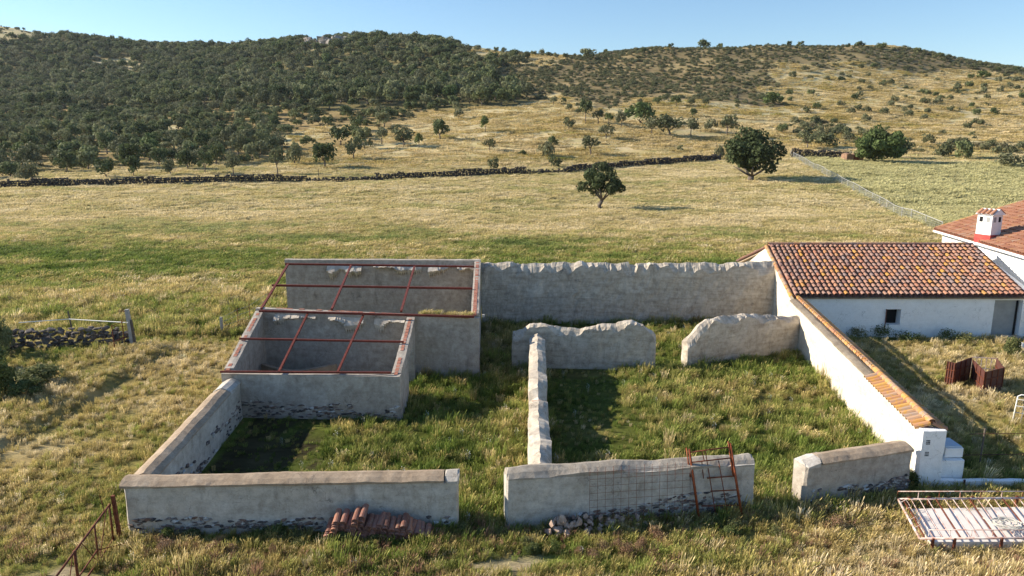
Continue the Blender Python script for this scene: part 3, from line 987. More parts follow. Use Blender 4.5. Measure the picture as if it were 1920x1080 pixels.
# pillar end, whitewashed, with hollow-brick holes
pb = wallmesh((RW0[0] - .02, RW0[1] - .28), (RW0[0] + .66, RW0[1] - .25), .28, 1.80, .03, .03, seed=33, rough=.02, nz=8, endround=.95).build('end_pillar', M_white, t)
hb_ = MB()
for i in range(3):
    for j in range(3):
        hb_.box((RW0[0] + .10 + i * .042, RW0[1] - .277, 1.38 + j * .05 + (0 if j < 3 else .3)), (.024, .02, .028))
        hb_.box((RW0[0] + .10 + i * .042, RW0[1] - .277, 1.02 + j * .05), (.024, .02, .028))
hb_.build('brick_holes', M_black, pb, kind='stuff')
foot((RW0[0], RW0[1] - .28), (RW0[0] + .66, RW0[1] - .25), .28)

# white masonry tank and low white wall
tk0 = Vector((13.02, 19.85, 0))
t = thing('water_tank', tk0, 'white masonry tank with pale blue lid beside the boundary pillar', 'tank')
wallmesh((12.64, 19.62), (13.38, 19.66), .9, .80, .03, .03, seed=34, rough=.02, nz=6, endround=.96).build('tank_base', M_white, t)
wallmesh((12.86, 19.78), (13.40, 19.81), .75, 1.10, .02, .02, base=.80, seed=35, rough=.012, nz=3, endround=.98).build('tank_body', M_white, t)
MB().box((13.13, 20.17, 1.112), (.48, .62, .025)).build('lid', M_bluecap, t)
for q in range(3):
    MB().box((12.70 + q * .05, 20.05, .83 + q * .012), (.035, .6, .02)).build('slat', M_bluecap, t)
foot((12.64, 19.62), (13.4, 19.66), .9)
t = thing('low_white_wall', (15, 19.3, 0), 'knee-high whitewashed wall behind the rusty feed rack', 'wall')
wallmesh((12.60, 19.42), (22.5, 19.30), .18, .26, .03, .03, seed=36, rough=.02, nz=4).build('wall_body', M_white, t)
MB().tube([(13.25, 19.36, .02), (13.18, 19.26, .34)], .03, 6).build('pipe', M_darkmetal, t)
foot((12.8, 19.42), (22.5, 19.3), .18)
t = thing('wire_fence', (17, 20.6, 0), 'slack dark wires on a stake behind the low white wall', 'fence')
MB().tube([(14.7, 20.9, 0), (14.72, 20.9, 1.25)], .025, 6).build('stake', M_bark, t)
for z_ in (1.15, .45):
    MB().tube([(13.85 if z_ < .5 else 14.1, 20.7, z_), (18, 20.95, z_ - .04), (23, 21.2, z_)], .011, 5).build('wire', M_darkmetal, t)

# ------------------------------------------------------------------ white building with clay tile roof
WB = (15.0, 35.9, 0)
wb = thing('tiled_farm_building', WB, 'low white farm building under a weathered clay tile roof, small square window', 'building')
Yf = 35.95
x0w, x1w = 14.62, 26.75
def wall_open(parent, name, mat, x0, x1, y0, th, z1, ops):
    xs_ = sorted({x0, x1, *[o[0] for o in ops], *[o[1] for o in ops]})
    zs_ = sorted({-.2, z1, *[o[2] for o in ops], *[o[3] for o in ops]})
    mb = MB()
    def op(xa, za):
        return any(o[0] <= xa < o[1] and o[2] <= za < o[3] for o in ops)
    for i in range(len(xs_) - 1):
        for j in range(len(zs_) - 1):
            if op(xs_[i], zs_[j]):
                continue
            xa, xb, za, zb = xs_[i], xs_[i + 1], zs_[j], zs_[j + 1]
            # fine panels so the plaster can undulate
            nx = max(1, int((xb - xa) / .3)); nz_ = max(1, int((zb - za) / .3))
            gv = [(xa + (xb - xa) * p / nx, y0, za + (zb - za) * q / nz_) for q in range(nz_ + 1) for p in range(nx + 1)]
            gv = [(x, y0 + .012 * float(fbm(x * .8, z * .8, 0, 70)), z) for x, y, z in gv]
            mb.add(gv, [(q * (nx + 1) + p, q * (nx + 1) + p + 1, (q + 1) * (nx + 1) + p + 1, (q + 1) * (nx + 1) + p) for q in range(nz_) for p in range(nx)])
            mb.add([(xa, y0 + th, za), (xb, y0 + th, za), (xb, y0 + th, zb), (xa, y0 + th, zb)], [(3, 2, 1, 0)])
    for (a_, b_, c_, d_) in ops:
        y1 = y0 + th
        mb.add([(a_, y0, c_), (b_, y0, c_), (b_, y0, d_), (a_, y0, d_), (a_, y1, c_), (b_, y1, c_), (b_, y1, d_), (a_, y1, d_)], [(0, 4, 5, 1), (1, 5, 6, 2), (2, 6, 7, 3), (3, 7, 4, 0)])
    return mb.build(name, mat, parent)
pw0, pw1 = PY(1660, 609, Yf), PY(1690, 580, Yf)
pd0, pd1 = PY(1851, 645, Yf), PY(1905, 568, Yf)
win = (pw0.x, pw1.x, pw0.z, pw1.z)
door = (pd0.x + .1, pd0.x + 1.55, -.2, 1.98)
wall_open(wb, 'front_wall', M_white, x0w, x1w, Yf, .45, 2.16, [win, door])
w_ = MB().box(((win[0] + win[1]) / 2, Yf + .43, (win[2] + win[3]) / 2), (win[1] - win[0] + .1, .02, win[3] - win[2] + .1)).build('window', M_black, wb)
fr = MB()
fr.box((win[0] - .05, Yf - .06, (win[2] + win[3]) / 2 - .12), (.035, .04, win[3] - win[2] + .3))
fr.build('frame', M_darkmetal, w_)
dw = MB().box(((door[0] + door[1]) / 2 - .02, Yf + .30, .9), (door[1] - door[0] - .08, .05, 2.1)).build('door', M_door, wb)
MB().box((door[1] - .10, Yf + .265, .9), (.10, .02, 2.1)).build('frame', M_black, dw)  # dark strip standing in for the shaded gap at the door's right edge
MB().box((door[0] + .12, Yf + .262, .95), (.04, .03, .10)).build('handle', M_black, dw)
MB().box(((door[0] + door[1]) / 2, Yf - .15, .03), (1.5, .5, .12)).build('door_step', M_concrete, wb)
# gable ends
Yr, Zr, Yb, Zb = 41.35, 4.02, 46.8, 2.2
for gx, nm, mt in ((14.84, 'gable_wall', M_cream), (26.72, 'gable_wall', M_white)):
    mb = MB()
    pts = [(35.75, -.2), (35.75, 2.05), (Yr, Zr - .12), (Yb, Zb - .1), (Yb, -.2)]
    gk = .10 if gx < 20 else 0.0
    mb.add([(gx + gk * (y - Yr), y, z) for y, z in pts] + [(gx + gk * (y - Yr) + .42, y, z) for y, z in pts], [(4, 3, 2, 1, 0), (5, 6, 7, 8, 9), (0, 1, 6, 5), (1, 2, 7, 6), (2, 3, 8, 7), (3, 4, 9, 8)])
    mb.build(nm, mt, wb)
MB().box(((x0w + x1w) / 2, Yb - .05, 1.0), (x1w - x0w, .4, 2.2)).build('rear_wall', M_white, wb)
# roof deck and tiles
def slope(parent, o, ax, upv, ncol, nrow, pitch, expo, indiv, me, jmat, extra_ch=True, tilename='roof_tile', decknm='roof_deck', deckmat=None, lift=.07):
    ax, upv = ax.normalized(), upv.normalized()
    nrm = ax.cross(upv).normalized()
    axt = upv.cross(nrm)
    jm = MB()
    k = 0
    rr = random.Random(3)
    for row in range(nrow):
        for c in range(ncol):
            p = o + ax * ((c + .5) * pitch + rr.gauss(0, .012)) + upv * (row * expo + rr.gauss(0, .015)) + nrm * (lift + rr.gauss(0, .006))
            M = Matrix((axt, upv, nrm)).transposed().to_4x4() @ Matrix.Rotation(rr.gauss(0, .022), 4, 'Z') @ Matrix.Rotation(-.07 + rr.gauss(0, .014), 4, 'X')
            M.translation = p
            if k < indiv:
                link(tilename, me, parent, M=M)
            else:
                vv = [M @ Vector(v) for v in TV]
                jm.add(vv, TF, rr.random())
            k += 1
    for row in range(nrow):
        for c in range(ncol + 1):
            p = o + ax * (c * pitch) + upv * (row * expo) + nrm * (lift + .0)
            M = Matrix((-axt, upv, -nrm)).transposed().to_4x4() @ Matrix.Rotation(.035, 4, 'X')
            M.translation = p
            jm.add([M @ Vector(v) for v in TV], TF, rr.random() * .06)  # channel tiles tinted dark for the shade in the gaps between covers
    W, Ln = ncol * pitch, nrow * expo
    dk = MB()
    q = [o, o + ax * W, o + ax * W + upv * Ln, o + upv * Ln]
    dk.add([p - nrm * .10 for p in q] + [p - nrm * .16 for p in q], [(0, 1, 2, 3), (7, 6, 5, 4), (0, 4, 5, 1), (1, 5, 6, 2), (2, 6, 7, 3), (3, 7, 4, 0)])
    d_ = dk.build(decknm, deckmat or M_cap, parent)
    jm.build('tile_field', jmat, parent, smooth=False, tint=True, kind='stuff')
    return d_
upf = Vector((.52, Yr - 35.78, Zr - 2.22))
rows = 15
slope(wb, Vector((14.46, 35.78, 2.22)), Vector((1, 0, 0)), upf, 42, rows, .284, upf.length / rows, 300, T_roof, M_tilej)
upb = Vector((0, Yr - Yb - .15, Zr - Zb))
slope(wb, Vector((26.66, Yb + .15, Zb)), Vector((-1, 0, 0)), upb, 41, 15, .284, upb.length / 15, 0, T_roof, M_tilej)
for k in range(32):                               # ridge tiles
    tile_at(wb, Vector((14.95 + k * .368, Yr - .02, Zr + .10)), Vector((1, 0, .03)), Vector((0, 0, 1)), 'ridge_tile', T_roof)
for k in range(15):                               # edge tiles along the gable
    tile_at(wb, Vector((14.32, 35.75, 2.14)) + upf * (k / 15) + Vector((0, 0, .04)), upf, Vector((0, 0, 1)), 'edge_tile', T_cop)
foot((14.4, 35.75), (27, 35.75), 11)

# ------------------------------------------------------------------ big white house on the right
E0, E1 = Vector((26.95, 35.2, 4.0)), Vector((29.12, 48.9, 4.0))
hs = thing('white_house', (E0.x, E0.y, 0), 'big white house at the picture edge with a red tile roof', 'house')
ed = (E1 - E0).normalized()
hn = Vector((ed.y, -ed.x, 0))                     # pointing away from the eave, into the house
mb = MB()
Wd = 9.0
rise = .36
wl = [E0 + hn * .35, E1 + hn * .35 - ed * .3, E1 + hn * (Wd * 2) - ed * .3, E0 + hn * (Wd * 2)]
bot = [Vector((p.x, p.y, -.2)) for p in wl]
tops = [Vector((p.x, p.y, 3.95)) for p in wl]
pk0, pk1 = E0 + hn * Wd, E1 + hn * Wd - ed * .3
pk0, pk1 = Vector((pk0.x, pk0.y, 4 + Wd * rise - .15)), Vector((pk1.x, pk1.y, 4 + Wd * rise - .15))
vs_ = bot + tops + [pk0, pk1]
mb.add(vs_, [(0, 4, 5, 1), (1, 5, 9, 6, 2), (2, 6, 7, 3), (3, 7, 8, 4, 0)])
mb.build('wall', M_white, hs)
upv = Vector((hn.x, hn.y, rise))
Le = (E1 - E0).length
ncol = int(Le / .284)
slope(hs, E0 - hn * .12 + Vector((0, 0, .06)), -ed, upv, 0, 0, .284, .4, 0, T_roof, M_redtile) if False else None
nrow_h = int(upv.length * Wd / .40)
slope(hs, E1 - hn * .12 + Vector((0, 0, .05)), -ed, upv, ncol, nrow_h, .284, .40, 0, T_roof, M_redtile, tilename='roof_tile')
MB().bar(E0 - hn * .10 + Vector((0, 0, -.03)), E1 - hn * .10 + Vector((0, 0, -.03)), .16, .12).build('eave_board', M_white, hs)
hr = MB()
for k in range(int(Wd / .38)):                    # verge tiles up the far rake
    tile_at(hs, E1 + upv * (k * .38) + Vector((0, 0, .17)), upv, Vector((0, 0, 1)), 'verge_tile', tile_me('verge_tile', M_lichen, L=.46, r0=.10, r1=.12) if k == 0 else bpy.data.meshes['verge_tile'], .01)
# chimney
def roofz(x, y):
    q = (Vector((x, y, 0)) - Vector((E0.x, E0.y, 0))).dot(hn)
    return 4.05 + q * rise
cx = P(1853, 433, 4.75)
cz = roofz(cx.x, cx.y)
ch = MB()
rotc = Quaternion((0, 0, 1), math.atan2(hn.y, hn.x) + .55).to_matrix()
cw, chh = .90, 1.55
ch_o = MB().box((cx.x, cx.y, cz + chh / 2 - .15), (cw, cw, chh + .3), rotc).build('chimney', M_white, hs)
MB().box((cx.x, cx.y, cz + .13), (cw + .08, cw + .08, .50), rotc).build('red_base', M_redband, ch_o)
for sd in range(4):
    rq = rotc @ Quaternion((0, 0, 1), sd * math.pi / 2).to_matrix()
    for k in (-1, 1):
        c_ = rq @ Vector((k * .21, -cw / 2, 0))
        MB().box((cx.x + c_.x, cx.y + c_.y, cz + chh - .27), (.20, .02, .30), rq).build('vent', M_door if k * (1 if sd % 2 else -1) > 0 else M_black, ch_o)
gab = MB()
hw = cw / 2 + .10
zz0 = cz + chh + .01
pts = [(-hw, -hw, 0), (hw, -hw, 0), (hw, hw, 0), (-hw, hw, 0), (0, -hw, .34), (0, hw, .34)]
pts2 = [rotc @ Vector(p) + Vector((cx.x, cx.y, zz0)) for p in pts]
gab.add(pts2, [(0, 1, 4), (2, 3, 5), (0, 4, 5, 3), (1, 2, 5, 4), (3, 2, 1, 0)])
gab.build('cap', M_white, ch_o)
ct = MB()
for sgn in (-1, 1):
    for k in range(4):
        ax_ = rotc @ Vector((0, 1, 0)); uv_ = rotc @ Vector((-sgn * hw, 0, .34))
        uv_.normalize()
        o_ = rotc @ Vector((sgn * (hw + .06), -hw + .14 + k * .27, .0)) + Vector((cx.x, cx.y, zz0 + .03))
        s_ = uv_.cross(Vector((0, 0, 1))).normalized(); u_ = s_.cross(uv_)
        M = Matrix((s_, uv_, u_)).transposed().to_4x4(); M.translation = o_
        ct.add([M @ Vector((v[0] * 1.0, v[1] * 1.05, v[2] * .7)) for v in TV], TF, random.random())
ct.build('cap_tile', M_redtile, ch_o, tint=True, kind='stuff')
pp = P(1919, 398, 5.4)
MB().tube([pp, pp + Vector((0, 0, 1.6))], .04, 6).build('pole', M_rust, hs)
foot((E0.x, E0.y), (E1.x, E1.y), -20)

# ------------------------------------------------------------------ scaffold frame, mesh panel, tile stack, rubble
sf = thing('scaffold_frame', (5.6, 17.5, 0), 'rusty orange scaffold frame leaning on the low front wall', 'scaffold')
s0, s1 = PY(1310, 968, 17.50), PY(1292, 842, 17.95)
s2, s3 = PY(1391, 968, 17.55), PY(1369, 831, 18.05)
s0.z = max(s0.z, -.02); s2.z = max(s2.z, -.02)
def lp(a_, b_, t_):
    return a_ + (b_ - a_) * t_
MB().tube([s0, s1], .035, 8).build('upright', M_orange, sf, smooth=True)
MB().tube([s2, s3], .035, 8).build('upright', M_orange, sf, smooth=True)
off_ = Vector((-.07, .01, 0))
MB().tube([lp(s0, s1, .58) + off_, s1 + off_ + Vector((0, 0, .03))], .022, 6).build('side_tube', M_orange, sf, smooth=True)
MB().tube([lp(s2, s3, .55) + off_ * .8, s3 + off_ * .8 + Vector((0, 0, .05))], .022, 6).build('side_tube', M_orange, sf, smooth=True)
for t_, x_ in ((.95, 0), (.80, 0), (.55, .33), (.36, .36), (.15, .1)):
    MB().tube([lp(lp(s0, s1, t_), lp(s2, s3, t_), x_), lp(s2, s3, t_)], .018, 6).build('crossbar', M_rust, sf, smooth=True)
for x_, ta, tb in ((.30, .95, .80), (.38, .95, .05), (.66, .78, .02), (.24, .55, .80)):
    MB().tube([lp(lp(s0, s1, ta), lp(s2, s3, ta), x_), lp(lp(s0, s1, tb), lp(s2, s3, tb), x_ + .02)], .014, 6).build('stay', M_rust, sf, smooth=True)

rm = thing('wire_mesh_panel', (3.4, 17.4, 0), 'thin rusty reinforcing mesh leaning on the wall next to the scaffold frame', 'mesh panel')
def mp_(u_, v_):      # u along the wall, v up
    x_ = 2.02 + 2.72 * u_
    yw = B0[1] + (x_ - B0[0]) * (B1[1] - B0[1]) / (B1[0] - B0[0])
    return Vector((x_ + .02 * v_, yw - .36 + .33 * v_, .02 + 1.62 * v_))
for k in range(14):
    MB().tube([mp_(k / 13, 0), mp_(k / 13, 1)], .0042, 4).build('vertical_rod', M_rust, rm)
for k in range(9):
    MB().tube([mp_(0, (k + .3) / 9), mp_(1, (k + .3) / 9)], .0042, 4).build('horizontal_rod', M_rust, rm)

def stack_mat():
    m, nt, b = newmat('stack_clay')
    v = nd(nt, 'ShaderNodeObjectInfo').outputs['Random']
    c = ramp(nt, v, [(0, (.17, .075, .055)), (.4, (.30, .13, .088)), (.7, (.25, .125, .10)), (1, (.40, .17, .10))])
    n = noise_n(nt, 12, 5, .7, wcoord(nt))
    c = mixc(nt, ramp(nt, n, [(.45, (0, 0, 0)), (.7, (.6, .6, .6))]), c, (.30, .23, .19))
    nt.links.new(c, b.inputs['Base Color'])
    b.inputs['Roughness'].default_value = .9
    bump(nt, b, n, .4, .01)
    return m
M_stack = stack_mat()
T_st = tile_me('stacked_tile', M_stack, L=.44, r0=.074, r1=.090)
cols = 17
for c in range(cols):
    lvl = [7, 11, 13, 12, 13, 13, 11, 10, 9, 9, 9, 8, 8, 7, 6, 4, 3][c]
    xx = -4.72 + c * .158
    yw = A0[1] + (xx - A0[0]) * (A1[1] - A0[1]) / (A1[0] - A0[0])
    for k in range(lvl):
        o = link('stacked_clay_tile', T_st, None, loc=(xx + random.gauss(0, .012) + .012 * k, yw - .62 + random.gauss(0, .022) - .02 * math.sin(c * 2.1), .02 + k * (.048 + .008 * math.sin(c * 1.7))))
        o.rotation_euler = (R(20) + random.gauss(0, .02), random.gauss(0, .05), random.gauss(-.06, .05))
        if k == lvl - 1:
            nm = ['first', 'second', 'third', 'fourth', 'fifth', 'sixth', 'seventh', 'eighth', 'ninth', 'tenth', 'eleventh', 'twelfth', 'thirteenth', 'fourteenth', 'fifteenth', 'sixteenth', 'seventeenth'][c]
            tag(o, f'topmost curved clay tile of the {nm} stack column, counted from the tall end', 'roof tile', 'tiles stacked against the front wall')
        else:
            tag(o, 'curved clay tile lying under others in the stack at the front wall', 'roof tile', 'tiles stacked against the front wall')
for (x_, y_) in ((-1.9, 16.95), (-2.25, 17.02)):
    o = link('fallen_clay_tile', T_st, None, loc=(x_, y_, .05))
    o.rotation_euler = (.1, .1, 1.2 if x_ > -2 else .5)
    tag(o, 'single fallen clay tile in the grass past the low end of the tile stack', 'roof tile', 'tiles fallen by the stack')

rr = random.Random(12)
for k in range(95):
    u_ = rr.random()
    x_ = .95 + 2.75 * u_ + rr.gauss(0, .12)
    yw = B0[1] + (x_ - B0[0]) * .137
    dd = rr.uniform(.12, .75)
    w_ = rr.uniform(.08, .24) * (1.3 if k < 12 else 1)
    z_ = max(.05, .40 - abs(dd - .25) * .6 - abs(u_ - .25) * .25) * rr.uniform(.4, 1.05)
    o = link('rubble_stone', rr.choice(RUBBLE), None, M=Matrix.LocRotScale(Vector((x_, yw - dd, z_)), Quaternion((rr.random(), rr.random(), rr.random(), rr.random())).normalized(), Vector((w_ * rr.uniform(.8, 1.2), w_, w_ * rr.uniform(.6, .9)))))
    if k < 3:
        tag(o, ['largest pale rubble stone of the heap at the front wall foot', 'second largest pale stone near the left end of the rubble heap', 'pinkish angular block on the rubble heap below the wire mesh'][k], 'stone', 'rubble heaped at the front wall')
        o.location = ((1.30, 16.92, .42), (1.00, 16.80, .36), (1.75, 16.90, .36))[k]
        o.scale = ((.33, .27, .24), (.30, .22, .20), (.26, .22, .20))[k]
    else:
        tag(o, 'small rubble stone among others in the heap at the front wall foot', 'stone', 'rubble heaped at the front wall')

# flat stone slab at foot of short front wall
o = link('flat_stone', hull_mesh('flat_stone', M_rockpale, 77, 14, (.55, .3, .12)), None, loc=(10.35, 18.35, .05))
tag(o, 'flat pale stone lying at the foot of the short front wall', 'stone')

# ------------------------------------------------------------------ feed rack lower right
fk = thing('feed_rack', (12.0, 17.0, 0), 'long white tray under a rusty white tubular rack lying in the grass', 'feed rack')
zr = .40
k0, k1 = P(1684, 936, zr), P(1725, 1010, zr)
exy = Vector((1, 0.005, 0)).normalized()
Lk = 4.6
back = [k0, k0 + exy * Lk + Vector((0, .06, 0))]
front = [k1, k1 + exy * (Lk - .1) + Vector((0, .03, 0))]
sl = [P(1706, 954, .24), P(1746, 1016, .24)]
def bx4(mb, q, z0, z1):
    vs = [(p.x, p.y, z0) for p in q] + [(p.x, p.y, z1) for p in q]
    return mb.add(vs, [(3, 2, 1, 0), (4, 5, 6, 7), (0, 1, 5, 4), (1, 2, 6, 5), (2, 3, 7, 6), (3, 0, 4, 7)])
q = [sl[1], sl[1] + exy * (Lk - .35), sl[0] + exy * (Lk - .3) + Vector((0, .12, 0)), sl[0]]
bx4(MB(), q, .02, .24).build('tray', M_slab, fk)
for a_, b_, w in ((back[0], back[1], .05), (front[0], front[1], .045), (back[0], front[0], .05), (back[1], front[1], .05)):
    MB().tube([a_, b_], w * .62, 8).build('rail', M_whitepaint, fk, smooth=True)
n_b = 20
for k in range(n_b):
    u_ = (k + .55) / n_b
    bend = Vector((random.gauss(0, .02), 0, random.gauss(0, .015)))
    a_, b_ = lp(back[0], back[1], u_), lp(front[0], front[1], u_)
    MB().tube([a_, lp(a_, b_, .45) + bend, b_], .013 if k % 4 else .021, 6).build('bar', M_whitepaint if k % 4 else M_rust, fk, smooth=True)
# thin guard rail just above the frame, on posts
gz = Vector((0, 0, .19))
gb = [lp(back[0], front[0], -.04) + gz, back[1] + gz]
MB().tube([gb[0], gb[1]], .014, 6).build('guard_rail', M_whitepaint, fk, smooth=True)
gf = [lp(front[0], back[0], .06) + Vector((.25, 0, .17)), front[1] + Vector((0, .05, .17))]
MB().tube([gf[0], gf[1]], .012, 6).build('guard_rail', M_whitepaint, fk, smooth=True)
for k in range(9):
    a_ = lp(gb[0], gb[1], k / 8)
    MB().tube([a_ - gz, a_], .012, 5).build('post', M_whitepaint if k % 2 else M_rust, fk)
    a_ = lp(gf[0], gf[1], k / 8)
    MB().tube([a_ - Vector((0, 0, .17)), a_], .010, 5).build('post', M_whitepaint, fk)
side = [lp(back[0], front[0], t_) for t_ in (.10, .30, .55, .75, .95)]
for i, a_ in enumerate(side[:-1]):
    MB().tube([a_, a_ + Vector((.12, -.05, .12)), lp(back[0], front[0], .18 + .22 * i) + Vector((.22, 0, 0))], .010, 5).build('side_brace', M_whitepaint, fk)
for k in (.07, .19, .45, .72):
    a_ = lp(front[0], front[1], k)
    MB().box((a_.x, a_.y - .02, zr / 2 + .02), (.055, .05, zr)).build('leg', M_rust, fk)
    a_ = lp(back[0], back[1], k)
    MB().box((a_.x, a_.y + .02, zr / 2 + .02), (.07, .06, zr + .06)).build('leg', M_rust, fk)
q4 = [(p.x, p.y) for p in (front[0], front[1], back[1], back[0])]
FOOT.append([(sl[1].x, sl[1].y), (sl[1].x + 4.3, sl[1].y), (sl[0].x + 4.3, sl[0].y + .1), (sl[0].x, sl[0].y)])
rp = thing('rope', (12.6, 17.2, .53), 'tangled pale rope heaped on the bars of the feed rack', 'rope')
rx = P(1885, 985, zr + .04)
pts = []
for k in range(150):
    a_ = k * .33
    rad = .10 + .20 * abs(math.sin(k * .13)) + random.uniform(-.03, .03)
    pts.append(Vector((rx.x + .62 * rad * 2.0 * math.cos(a_) + .001 * k - .02, rx.y + rad * 1.0 * math.sin(a_), zr + .05 + .05 * abs(math.sin(k * .7)) + random.uniform(0, .03))))
MB().tube(pts, .011, 5).build('strand', M_rope, rp, smooth=True)
pts2 = [Vector((rx.x - .35, rx.y + .35, zr + .05)), Vector((rx.x - .25, rx.y + .2, zr + .03)), Vector((rx.x - .12, rx.y + .05, zr + .05))]
MB().tube(pts2, .011, 5).build('strand', M_rope, rp, smooth=True)

# ------------------------------------------------------------------ rusty steel panels in the yard
def panel(parent, a_, b_, z1, mat, grid=True, nm='panel', z0=0.02):
    d_ = (b_ - a_); L_ = d_.length; d_ = d_ / L_
    n_ = Vector((d_.y, -d_.x, 0))
    p = MB().bar(a_ + Vector((0, 0, z0 + (z1 - z0) / 2)), b_ + Vector((0, 0, z0 + (z1 - z0) / 2)), .02, z1 - z0).build(nm, mat, parent)
    if grid:
        for k in range(1, 3):
            for sgn in (-1, 1):
                o_ = n_ * (sgn * .022)
                MB().bar(a_ + o_ + Vector((0, 0, z1 * k / 3)), b_ + o_ + Vector((0, 0, z1 * k / 3)), .03, .03).build('rib', M_rust, p)
        for k in range(0, 4):
            q_ = a_ + d_ * (L_ * k / 3)
            MB().bar(q_ + n_ * .022 + Vector((0, 0, .03)), q_ + n_ * .022 + Vector((0, 0, z1)), .035, .025).build('rib', M_rust, p)
    return p
pa = [P(1772, 721), P(1786, 725), P(1815, 713)]
pn = thing('steel_crate', pa[0], 'rusty brown sheet steel crate side standing open, the one nearer the tiled wall', 'crate', 'rusty crates in the yard')
panel(pn, pa[0], pa[1], 1.02, M_darkmetal)
panel(pn, pa[1] + Vector((.02, .02, 0)), pa[2], 1.02, M_darkmetal)
pbx_ = [P(1820, 718), P(1842, 742), P(1876, 733)]
bk = [P(1818, 712) + Vector((.05, .1, 0)), P(1874, 727) + Vector((.35, .9, 0))]
pn = thing('steel_crate', pbx_[0], 'rusty brown steel crate with a barred back, farther from the tiled wall', 'crate', 'rusty crates in the yard')
panel(pn, pbx_[0], pbx_[1], 1.0, M_darkmetal)
panel(pn, pbx_[1] + Vector((.03, .02, 0)), pbx_[2], 1.0, M_darkmetal)
panel(pn, pbx_[2] + Vector((.02, .05, 0)), bk[1], 1.0, M_darkmetal)
for k in range(6):
    a_ = lp(bk[0], bk[1], k / 5)
    MB().tube([a_, a_ + Vector((0, 0, 1.0))], .016, 6).build('bar', M_whitepaint, pn)
for z_ in (.98, .5, .06):
    MB().tube([bk[0] + Vector((0, 0, z_)), bk[1] + Vector((0, 0, z_))], .018, 6).build('rail', M_whitepaint, pn)
# white tubular hurdle at the edge
hd = thing('tube_hurdle', P(1900, 792), 'white tubular metal hurdle at the right edge of the yard', 'hurdle')
h0 = P(1898, 793); h1 = h0 + Vector((1.6, -.35, 0))
MB().tube([h0, h0 + Vector((.10, .05, 1.0)), h0 + Vector((.2, .03, 1.06)), h1 + Vector((0, 0, 1.0)), h1], .024, 8).build('frame', M_tape, hd, smooth=True)
for z_ in (.3, .55, .8):
    MB().tube([h0 + Vector((.05, .02, z_ + .1)), h1 + Vector((0, 0, z_ - .05))], .016, 6).build('rail', M_wire, hd, smooth=True)
MB().tube([h0 + Vector((.3, 0, .0)), h0 + Vector((.36, 0, 1.02))], .016, 6).build('stay', M_wire, hd, smooth=True)
# pale sack at the building's door
o = link('white_sack', hull_mesh('white_sack', M_tape, 78, 18, (.5, .4, .42)), None, loc=P(1912, 656) + Vector((.1, 0, .18)))
tag(o, 'small white sack on the ground by the white building doorway', 'sack')

# ------------------------------------------------------------------ rusty gate lower left
gp = Vector((-10.02, 16.62, 0))
gt = thing('field_gate', gp, 'rusty brown tubular gate swung out from the corner of the low wall', 'gate')
MB().bar(gp + Vector((0, 0, -.1)), gp + Vector((-.06, 0, 1.24)), .075, .075).build('hinge_post', M_rust, gt)
g0 = gp + Vector((-.09, -.12, 0))
gdir = (P(100, 1085, 1.05) - g0); gdir.z = 0
gl = 3.5
gdir = gdir.normalized()
ge = g0 + gdir * gl
zt1, zt0 = 1.06, .12
MB().tube([g0 + Vector((0, 0, zt1)), ge + Vector((0, 0, zt1 - .05))], .026, 8).build('top_rail', M_rust, gt, smooth=True)
MB().tube([g0 + Vector((0, 0, zt0)), ge + Vector((0, 0, zt0))], .024, 8).build('bottom_rail', M_rust, gt, smooth=True)
MB().tube([g0 + gdir * 1.0 + Vector((0, 0, .40)), ge + Vector((0, 0, .36))], .02, 6).build('middle_rail', M_rust, gt, smooth=True)
for k, w in ((0.01, .026), (.28, .022), (.60, .034), (.98, .026)):
    a_ = g0 + gdir * (gl * k)
    MB().tube([a_ + Vector((0, 0, zt0)), a_ + Vector((0, 0, zt1))], w, 6).build('upright', M_rust, gt, smooth=True)
for k0_, k1_ in ((.06, .26), (.5, .30), (.62, .8), (.95, .82)):
    MB().tube([g0 + gdir * (gl * k0_) + Vector((0, 0, zt1)), g0 + gdir * (gl * k1_) + Vector((0, 0, zt0))], .011, 5).build('brace', M_rust, gt)
MB().tube([g0 + gdir * 1.0 + Vector((0, 0, .4)), gp + Vector((.5, -.1, .06)), gp + Vector((1.6, -.75, .05))], .012, 5).build('stay_wire', M_rust, gt)
MB().tube([g0 + gdir * .35 + Vector((0, 0, 1.05)), g0 + gdir * .42 + Vector((-.1, .1, 1.5))], .010, 5).build('latch_rod', M_rust, gt)

# ------------------------------------------------------------------ near field-stone wall, post, tape and small gate at left
def ground(v):
    return Vector((v.x, v.y, float(zt(v.x, v.y))))
sw = thing('field_stone_wall', ground(P(120, 652)), 'dry-laid field stone wall at the left edge below a white tape', 'wall')
wa, wb_ = P(-60, 668), P(240, 652)
rr = random.Random(31)
cnt = 0
Lw = (wb_ - wa).length
dw_ = (wb_ - wa) / Lw
nw_ = Vector((dw_.y, -dw_.x, 0))
for layer in range(5):
    s = 0
    while s < Lw and cnt < 295:
        w_ = rr.uniform(.20, .40)
        p = wa + dw_ * (s + w_ / 2)
        gz_ = float(zt(p.x, p.y))
        if layer < 4 or rr.random() < .6:
            for sgn in ((1,) if rr.random() < .55 else (1, -1)):
                M = Matrix.LocRotScale(Vector((p.x, p.y, gz_ + .08 + layer * .19 + rr.gauss(0, .03))) + nw_ * (sgn * rr.uniform(.08, .2)), Quaternion((0, 0, 1), rr.uniform(0, 6.3)), Vector((w_ * 1.25, w_ * 1.1, rr.uniform(.18, .30))))
                link('stone', rr.choice(STONEN), sw, M=M)
                cnt += 1
        s += w_ * 1.0
foot((wa.x, wa.y), (wb_.x, wb_.y), .5, .25)
pc = ground(P(250, 655))
po = thing('concrete_post', pc, 'leaning grey concrete post at the end of the field stone wall', 'post')
MB().bar(pc - Vector((0, 0, .1)), pc + Vector((-.10, 0, 1.80)), .16, .16).build('shaft', M_concrete, po)
